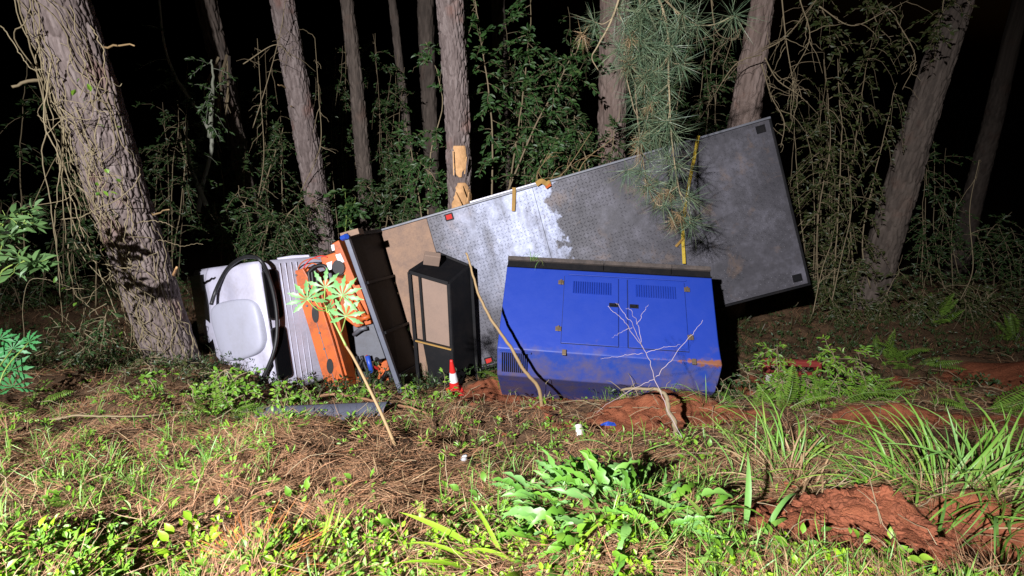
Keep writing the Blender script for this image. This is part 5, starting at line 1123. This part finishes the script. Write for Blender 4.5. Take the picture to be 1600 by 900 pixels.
# ------------------------------------------------------------------ foreground clumps
GR = 'weeds in the foreground'
rosette('thistle_clump', 'large clump of broad lobed bluish-green leaves at the centre foreground', 'weed', G(985, 815), thist, 200, .40, (-.2, .6), (.3, .68), seed=3, lift=.05, group=GR)
rosette('thistle_clump', 'lobed pale leaves reaching left from the broad-leaved clump', 'weed', G(885, 790), thist, 40, .2, (.0, .8), (.4, .75), seed=4, lift=.04, group=GR)
gb = blades(M['grass'], .55, .005); gl_ = blades(M['limegrass'], .55, .012); gw = blades(M['grass'], .6, .02); strawb = blades(M['straw'], .38, .004)
rosette('grass_clump', 'big clump of long arching green grass at the right edge', 'grass', G(1480, 785), gb, 150, .32, (-.6, .4), (.6, 1.15), part='blade', seed=5, group=GR)
rosette('grass_clump', 'second arching grass clump reaching out of the right edge', 'grass', G(1580, 790), gb, 110, .3, (-.5, .4), (.6, 1.1), part='blade', seed=6, group=GR)
rosette('grass_clump', 'upright pale grass tuft left of the red soil pit', 'grass', G(1232, 745), gb, 46, .17, (-.3, .35), (.5, .95), part='blade', seed=7, group=GR)
rosette('straw_tuft', 'dry straw skirt round the upright grass tuft', 'grass', G(1240, 765), strawb, 150, .24, (-1.0, .1), (.5, 1.1), part='stalk', seed=8, group=GR)
rosette('straw_tuft', 'dry straw skirt under the big grass clump', 'grass', G(1470, 815), strawb, 130, .34, (-1.1, -.1), (.5, 1.0), part='stalk', seed=9, group=GR)
rosette('grass_clump', 'bright lime grass leaves along the bottom edge left of the lobed clump', 'grass', G(830, 895), gl_, 18, .2, (-1.0, -.2), (.5, .9), part='blade', seed=10, group=GR)
rosette('grass_clump', 'few broad green blades arching right of the lobed clump', 'grass', G(1150, 850), gw, 12, .14, (-.8, .1), (.45, .7), part='blade', seed=11, group=GR)
rosette('grass_clump', 'thin grass stems below the crushed paper cup', 'grass', G(985, 715), gb, 16, .2, (-.2, .4), (.4, .75), part='blade', seed=12, group=GR)
rosette('grass_clump', 'small lime grass tuft at the bottom edge left of centre', 'grass', G(500, 890), gl_, 16, .12, (-.7, .3), (.25, .5), part='blade', seed=13, group=GR)
rosette('grass_clump', 'thin green grass right of the lobed clump near the dry straw', 'grass', G(1150, 770), gb, 40, .2, (-.6, .3), (.3, .7), part='blade', seed=14, group=GR)
rosette('grass_clump', 'thin grass sprouting along the right foot of the generator', 'grass', G(1110, 640), gb, 26, .2, (-.4, .3), (.4, .8), part='blade', seed=15, group=GR)
sk_ = rosette('grass_tuft', 'little grass tuft caught on top of the generator skid', 'grass', (0, 0, 0), [blades(M['grass'], .22, .003)[k_] for k_ in (0, 2, 4)], 0, .01, group=GR)
sk_.location = tuple(P(838, 404, 5.72)); gb3 = blades(M['grass'], .22, .003)
for k_ in range(26): place('blade', gb3[k_ % 5], sk_, (random.uniform(-.08, .08), random.uniform(-.03, .03), -.03), random.uniform(0, 6.28), random.uniform(-.8, .3), 0, random.uniform(.5, 1))
ow = ovals(M['weedleaf'], 1.1); ol = ovals(M['limeleaf'], 1.0); og = ovals(M['weedleaf'], .8)
for (u, v, n_, r_, mt, lab, sd) in [(120, 800, 26, .12, ow, 'patch of round green leaves on the bank at the lower left', 21), (60, 880, 40, .16, ol, 'lime green leafy weed in the bottom left corner', 22), (320, 875, 46, .18, ol, 'lime green leafy weed on the bottom edge left of centre', 23),
        (570, 775, 22, .12, ow, 'small round-leaved weed in the middle of the pine litter', 24), (760, 800, 44, .22, ow, 'leafy green weed patch left of the lobed clump', 25), (1330, 880, 26, .14, ow, 'green leafy weed on the bottom edge below the red clods', 26),
        (1240, 885, 26, .13, ow, 'broad-leaved weed on the bottom edge right of the lobed clump', 27), (400, 880, 26, .13, ow, 'green weed at the bottom edge beside the rust-orange needles', 28), (1400, 895, 24, .12, ow, 'leafy weed on the bottom edge near the right corner pit', 29),
        (640, 850, 22, .14, ow, 'weed sprouting in litter at the bottom left of centre', 30), (470, 800, 18, .14, ow, 'sparse broad-leaved weed in the litter left of centre', 31), (880, 860, 40, .2, ow, 'leafy weed mat under the lobed clump', 32), (1090, 860, 36, .16, ow, 'leafy weed mat right under the lobed clump', 33),
        (430, 660, 14, .10, og, 'small leafy weed growing over the grey pad', 34), (790, 690, 12, .06, og, 'upright leafy weed below the red soil mound', 35), (5, 705, 14, .06, ow, 'bright leaves poking in at the left edge of the bank', 36), (660, 650, 24, .16, og, 'leafy sprouts below the black cabinet', 37), (455, 662, 16, .12, og, 'green sprouts at the near edge of the grey pad', 42), (550, 664, 16, .12, og, 'green sprouts at the right end of the grey pad', 43), (840, 606, 22, .16, og, 'leafy sprouts along the foot of the generator', 44), (930, 612, 20, .18, og, 'sprouts at the foot of the generator under its right door', 45), (860, 655, 26, .22, og, 'green weeds between the two red soil mounds', 46), (1120, 720, 30, .2, ow, 'weeds right of the thin grass stems', 47), (230, 640, 24, .2, og, 'leafy sprouts under the leaning pine', 38)]:
    rosette('leafy_weed', lab, 'weed', G(u, v), mt, n_, r_, (.0, 1.0), (.2, .5), seed=sd, lift=.10, group=GR)
rosette('needle_heap', 'rust-orange heap of dead needles at the bottom edge', 'litter', G(395, 885), [me_of(strip_leaf('n', .2, [.0014, .0014, .0012, .0], (.2, -.2), 0, None), 'needle', M['orangelitter'])], 110, .12, (-.1, .3), (.6, 1.1), part='needle', seed=41, lift=.03)
# ferns and wilted fronds on the right
fr = [frond_mesh(M['fern']), frond_mesh(M['fern'], .42, 20, .075, -.2), frond_mesh(M['fern'], .35, 18, .06, .2)]; dfr = [frond_mesh(M['deadfern'], .4, 18, .07, -1.2, True)]
for (u, v, n_, s_, el, lab, sd, mm) in [(1400, 690, 3, .6, (-.5, .1), 'single fern over the red soil pit', 51, fr), (1225, 640, 4, .6, (.3, 1.0), 'ferns hiding the lower part of the red barrier', 52, fr), (1290, 630, 5, .7, (.3, 1.1), 'dense ferns right of the red barrier', 53, fr), (1340, 620, 5, .7, (.3, 1.0), 'ferns on the bank right of the barrier ferns', 54, fr),
        (1235, 600, 5, .8, (.6, 1.2), 'wilted brown fronds behind the red barrier', 55, dfr), (1320, 585, 5, .8, (.3, 1.0), 'wilted brown fronds among the right-hand ferns', 56, dfr), (1450, 505, 5, 1.0, (.5, 1.0), 'lit upright fern in front of the faint far-right trunk', 57, fr), (1590, 530, 6, 1.0, (.0, .8), 'fern at the right edge above the red soil bank', 58, fr),
        (560, 640, 4, .5, (.3, 1.0), 'small bright fern at the foot of the orange frame', 59, fr), (340, 650, 8, .6, (.1, .8), 'ferny sprouts in front of the white cab', 60, fr), (1170, 640, 3, .5, (.2, 1.0), 'ferny weeds at the lower right corner of the generator', 61, fr), (1420, 570, 8, .9, (.0, .7), 'dim ferns beyond the right-hand red soil', 62, fr), (1530, 640, 7, .7, (.0, .7), 'dim ferns above the big right grass clump', 63, fr), (30, 640, 8, .7, (.0, .7), 'ferny undergrowth at the left edge', 64, fr), (1380, 560, 6, .8, (.2, .9), 'dim ferns left of the faint far-right trunk', 65, fr), (790, 590, 6, .45, (.0, .6), 'yellowish fern flattened at the lower left corner of the generator', 66, fr)]:
    rosette('fern', lab, 'fern', G(u, v), mm, int(n_ * (1.9 if u > 1100 else 1.2)), .2 * s_, el, (.75 * s_, 1.6 * s_), part='frond', seed=sd, group='ferns on the bank')

# red clods of dug soil
cl = MB(); bm = bmesh.new(); bmesh.ops.create_icosphere(bm, subdivisions=3, radius=1.0); bm.verts.ensure_lookup_table(); iv = np.array([v.co[:] for v in bm.verts]); it = np.array([[v.index for v in f.verts] for f in bm.faces]); bm.free()
for (u0, v0, su, sv, n_) in [(1330, 815, 75, 26, 420), (1470, 840, 50, 22, 260), (1240, 790, 40, 20, 70), (1180, 830, 25, 25, 30), (1380, 665, 50, 15, 60), (790, 630, 50, 18, 70), (1030, 655, 40, 15, 50), (1560, 600, 40, 18, 40), (1290, 770, 30, 14, 50)]:
    for k in range(n_):
        g = G(rng.normal(u0, su), rng.normal(v0, sv)); s_ = (.005 + .022 * rng.random() ** 3) * rng.uniform(.7, 1.4); off = rng.uniform(0, 50)
        nz = 1 + .9 * fbm(iv[:, 0] * 2.1 + off, iv[:, 1] * 1.9 + iv[:, 2] * 2.3, 3, 4)
        cl.add(iv * nz[:, None] * s_ * [1.2, 1, .8] + g + [0, 0, s_ * .2], None, it)
o = cl.build('soil_clods', M['clod'], None, False); tag(o, 'crumbly red clods of freshly dug soil on the bank', 'soil', kind='stuff')

# ------------------------------------------------------------------ scattered litter and ground cover (uncountable)
def scatter(n, y0=.6, y1=7.5, pw=1.6):
    u = rng.random(n); a = y0 ** (1 - pw); b = y1 ** (1 - pw); y = (a + u * (b - a)) ** (1 / (1 - pw)); x = rng.uniform(-1, 1, n) * (.9 + 1.25 * y); return x, y
def ground_norm_z(x, y): return h(x, y)
x, y = scatter(190000, .6, 10.5, 1.5); keep = (soil(x, y) < rng.uniform(.25, .75, len(x))) & (fbm(x * 1.5, y * 1.5, 61, 3) > rng.uniform(-.75, .15, len(x))); x, y = x[keep], y[keep]
az = fbm(x * 2.2, y * 2.2, 71, 2) * 9 + rng.normal(0, .9, len(x)); slope = (h(x, y + .05) - h(x, y - .05)) / .1
d = np.stack([np.cos(az), np.sin(az), np.sin(az) * slope + rng.normal(.06, .3, len(x))], 1); L = rng.uniform(.07, .20, len(x))
R_ = frames(d, np.stack([rng.normal(0, .3, len(x)), -slope * 0 + rng.normal(0, .3, len(x)), np.ones(len(x))], 1))
o = MB().batch(NEED_V, NEED_T, np.stack([x, y, h(x, y) + rng.uniform(.0, .035, len(x))], 1), R_, np.stack([.0018 + .0004 * y, L, L * rng.uniform(-.8, 1.5, len(x))], 1)).build('pine_needle_litter', M['litter'])
tag(o, 'brown dead pine needles strewn over the whole bank', 'litter', kind='stuff')
x, y = scatter(5000); keep = (soil(x, y) < .5); x, y = x[keep], y[keep]; az = rng.uniform(0, 6.28, len(x)); d = np.stack([np.cos(az), np.sin(az), rng.normal(.15, .35, len(x))], 1); L = rng.uniform(.08, .22, len(x))
o = MB().batch(BLADE_V, BLADE_T, np.stack([x, y, h(x, y) + rng.uniform(0, .03, len(x))], 1), frames(d), np.stack([rng.uniform(.002, .0042, len(x)), L, L], 1)).build('dry_straw', M['straw']); tag(o, 'loose dry straw stems lying among the pine litter', 'straw', kind='stuff')
def weeds(n, nl, lw, mat, name, label, thr, seed, y1=6.5, el=(.1, .9), dens=None, tm=(LEAF_V, LEAF_T), lift=.05, pw=1.8):
    x, y = scatter(n, .6, y1, pw); f = fbm(x * 1.3, y * 1.3, seed, 3); k = (f > thr + rng.normal(0, .08, n)) & (soil(x, y) < rng.uniform(.2, .7, n))
    if dens is not None: k &= rng.random(n) < dens(x, y)
    x, y = x[k], y[k]; m = len(x); hh_ = rng.uniform(0, lift, m)
    xx = np.repeat(x, nl); yy = np.repeat(y, nl); a = rng.uniform(0, 6.28, m * nl); e = rng.uniform(*el, m * nl)
    d = np.stack([np.cos(a) * np.cos(e), np.sin(a) * np.cos(e), np.sin(e)], 1); sc = np.repeat(rng.uniform(.6, 1.25, m), nl) * rng.uniform(.7, 1.1, m * nl)
    pos = np.stack([xx, yy, np.repeat(h(x, y) + hh_, nl) + rng.uniform(0, .025, m * nl)], 1) + d * .012
    o = MB().batch(tm[0], tm[1], pos, frames(d, rng.normal(0, .35, (m * nl, 3)) + [0, 0, 1]), np.stack([lw[1] * sc, lw[0] * sc, lw[0] * sc], 1)).build(name, M[mat]); tag(o, label, 'weeds', kind='stuff')
weeds(7000, 6, (.030, .016), 'weedleaf', 'ground_weeds', 'small green leafy weeds scattered through the litter', .06, 81)
weeds(3600, 7, (.026, .015), 'limeleaf', 'lime_ground_weeds', 'lime green low weeds along the near edge of the bank', -.05, 83, 2.0, dens=lambda x, y: sstep(1.75, 1.15, y))
weeds(3200, 5, (.05, .012), 'weedleaf', 'lance_leaf_weeds', 'narrow-leaved green weeds scattered over the bank', .05, 85)
weeds(3600, 5, (.15, .0036), 'grass', 'short_grass', 'short green grass blades growing through the litter', .02, 87, 6.5, (.5, 1.4), tm=(BLADE_V, BLADE_T), lift=.0)
weeds(17000, 5, (.06, .022), 'shadeleaf', 'valley_undergrowth', 'dark low plants covering the hollow around the wreck', -.2, 89, 10.5, (.2, 1.2), dens=lambda x, y: sstep(4.2, 6.2, y), lift=.22, pw=.6, tm=(SLEAF_V, SLEAF_T))
weeds(7000, 4, (.28, .007), 'oliveleaf', 'valley_grass', 'dim dry grass in the hollow around the wreck', -.2, 91, 10.5, (.5, 1.4), dens=lambda x, y: sstep(4.4, 6.4, y), tm=(BLADE_V, BLADE_T), lift=.05, pw=.6)
x, y = scatter(5000, 1.0, 6.5); k = rng.random(len(x)) < sstep(2.6, 4.5, y) * .7 + .04; x, y = x[k], y[k]; tw = MB()
for a, b_ in zip(x[:1500], y[:1500]):
    dd = rng.normal(0, 1, 3) * [1, .7, .7]; dd[2] = abs(dd[2]) * .7; dd /= np.linalg.norm(dd); L = rng.uniform(.12, .5); t = np.linspace(0, 1, 7)[:, None]; p0 = np.array([a, b_, gz(a, b_)])
    tw.tube(p0 + dd * L * t + np.array([0, 0, -.5 * L]) * t ** 2 + np.cumsum(rng.normal(0, .012, (7, 3)), 0), np.linspace(.001, .0005, 7) * (1 + b_ * .8), 4, cap=False)
o = tw.build('fallen_twigs', M['twig']); tag(o, 'thin dry twigs and runners tangled over the bank', 'twigs', kind='stuff')
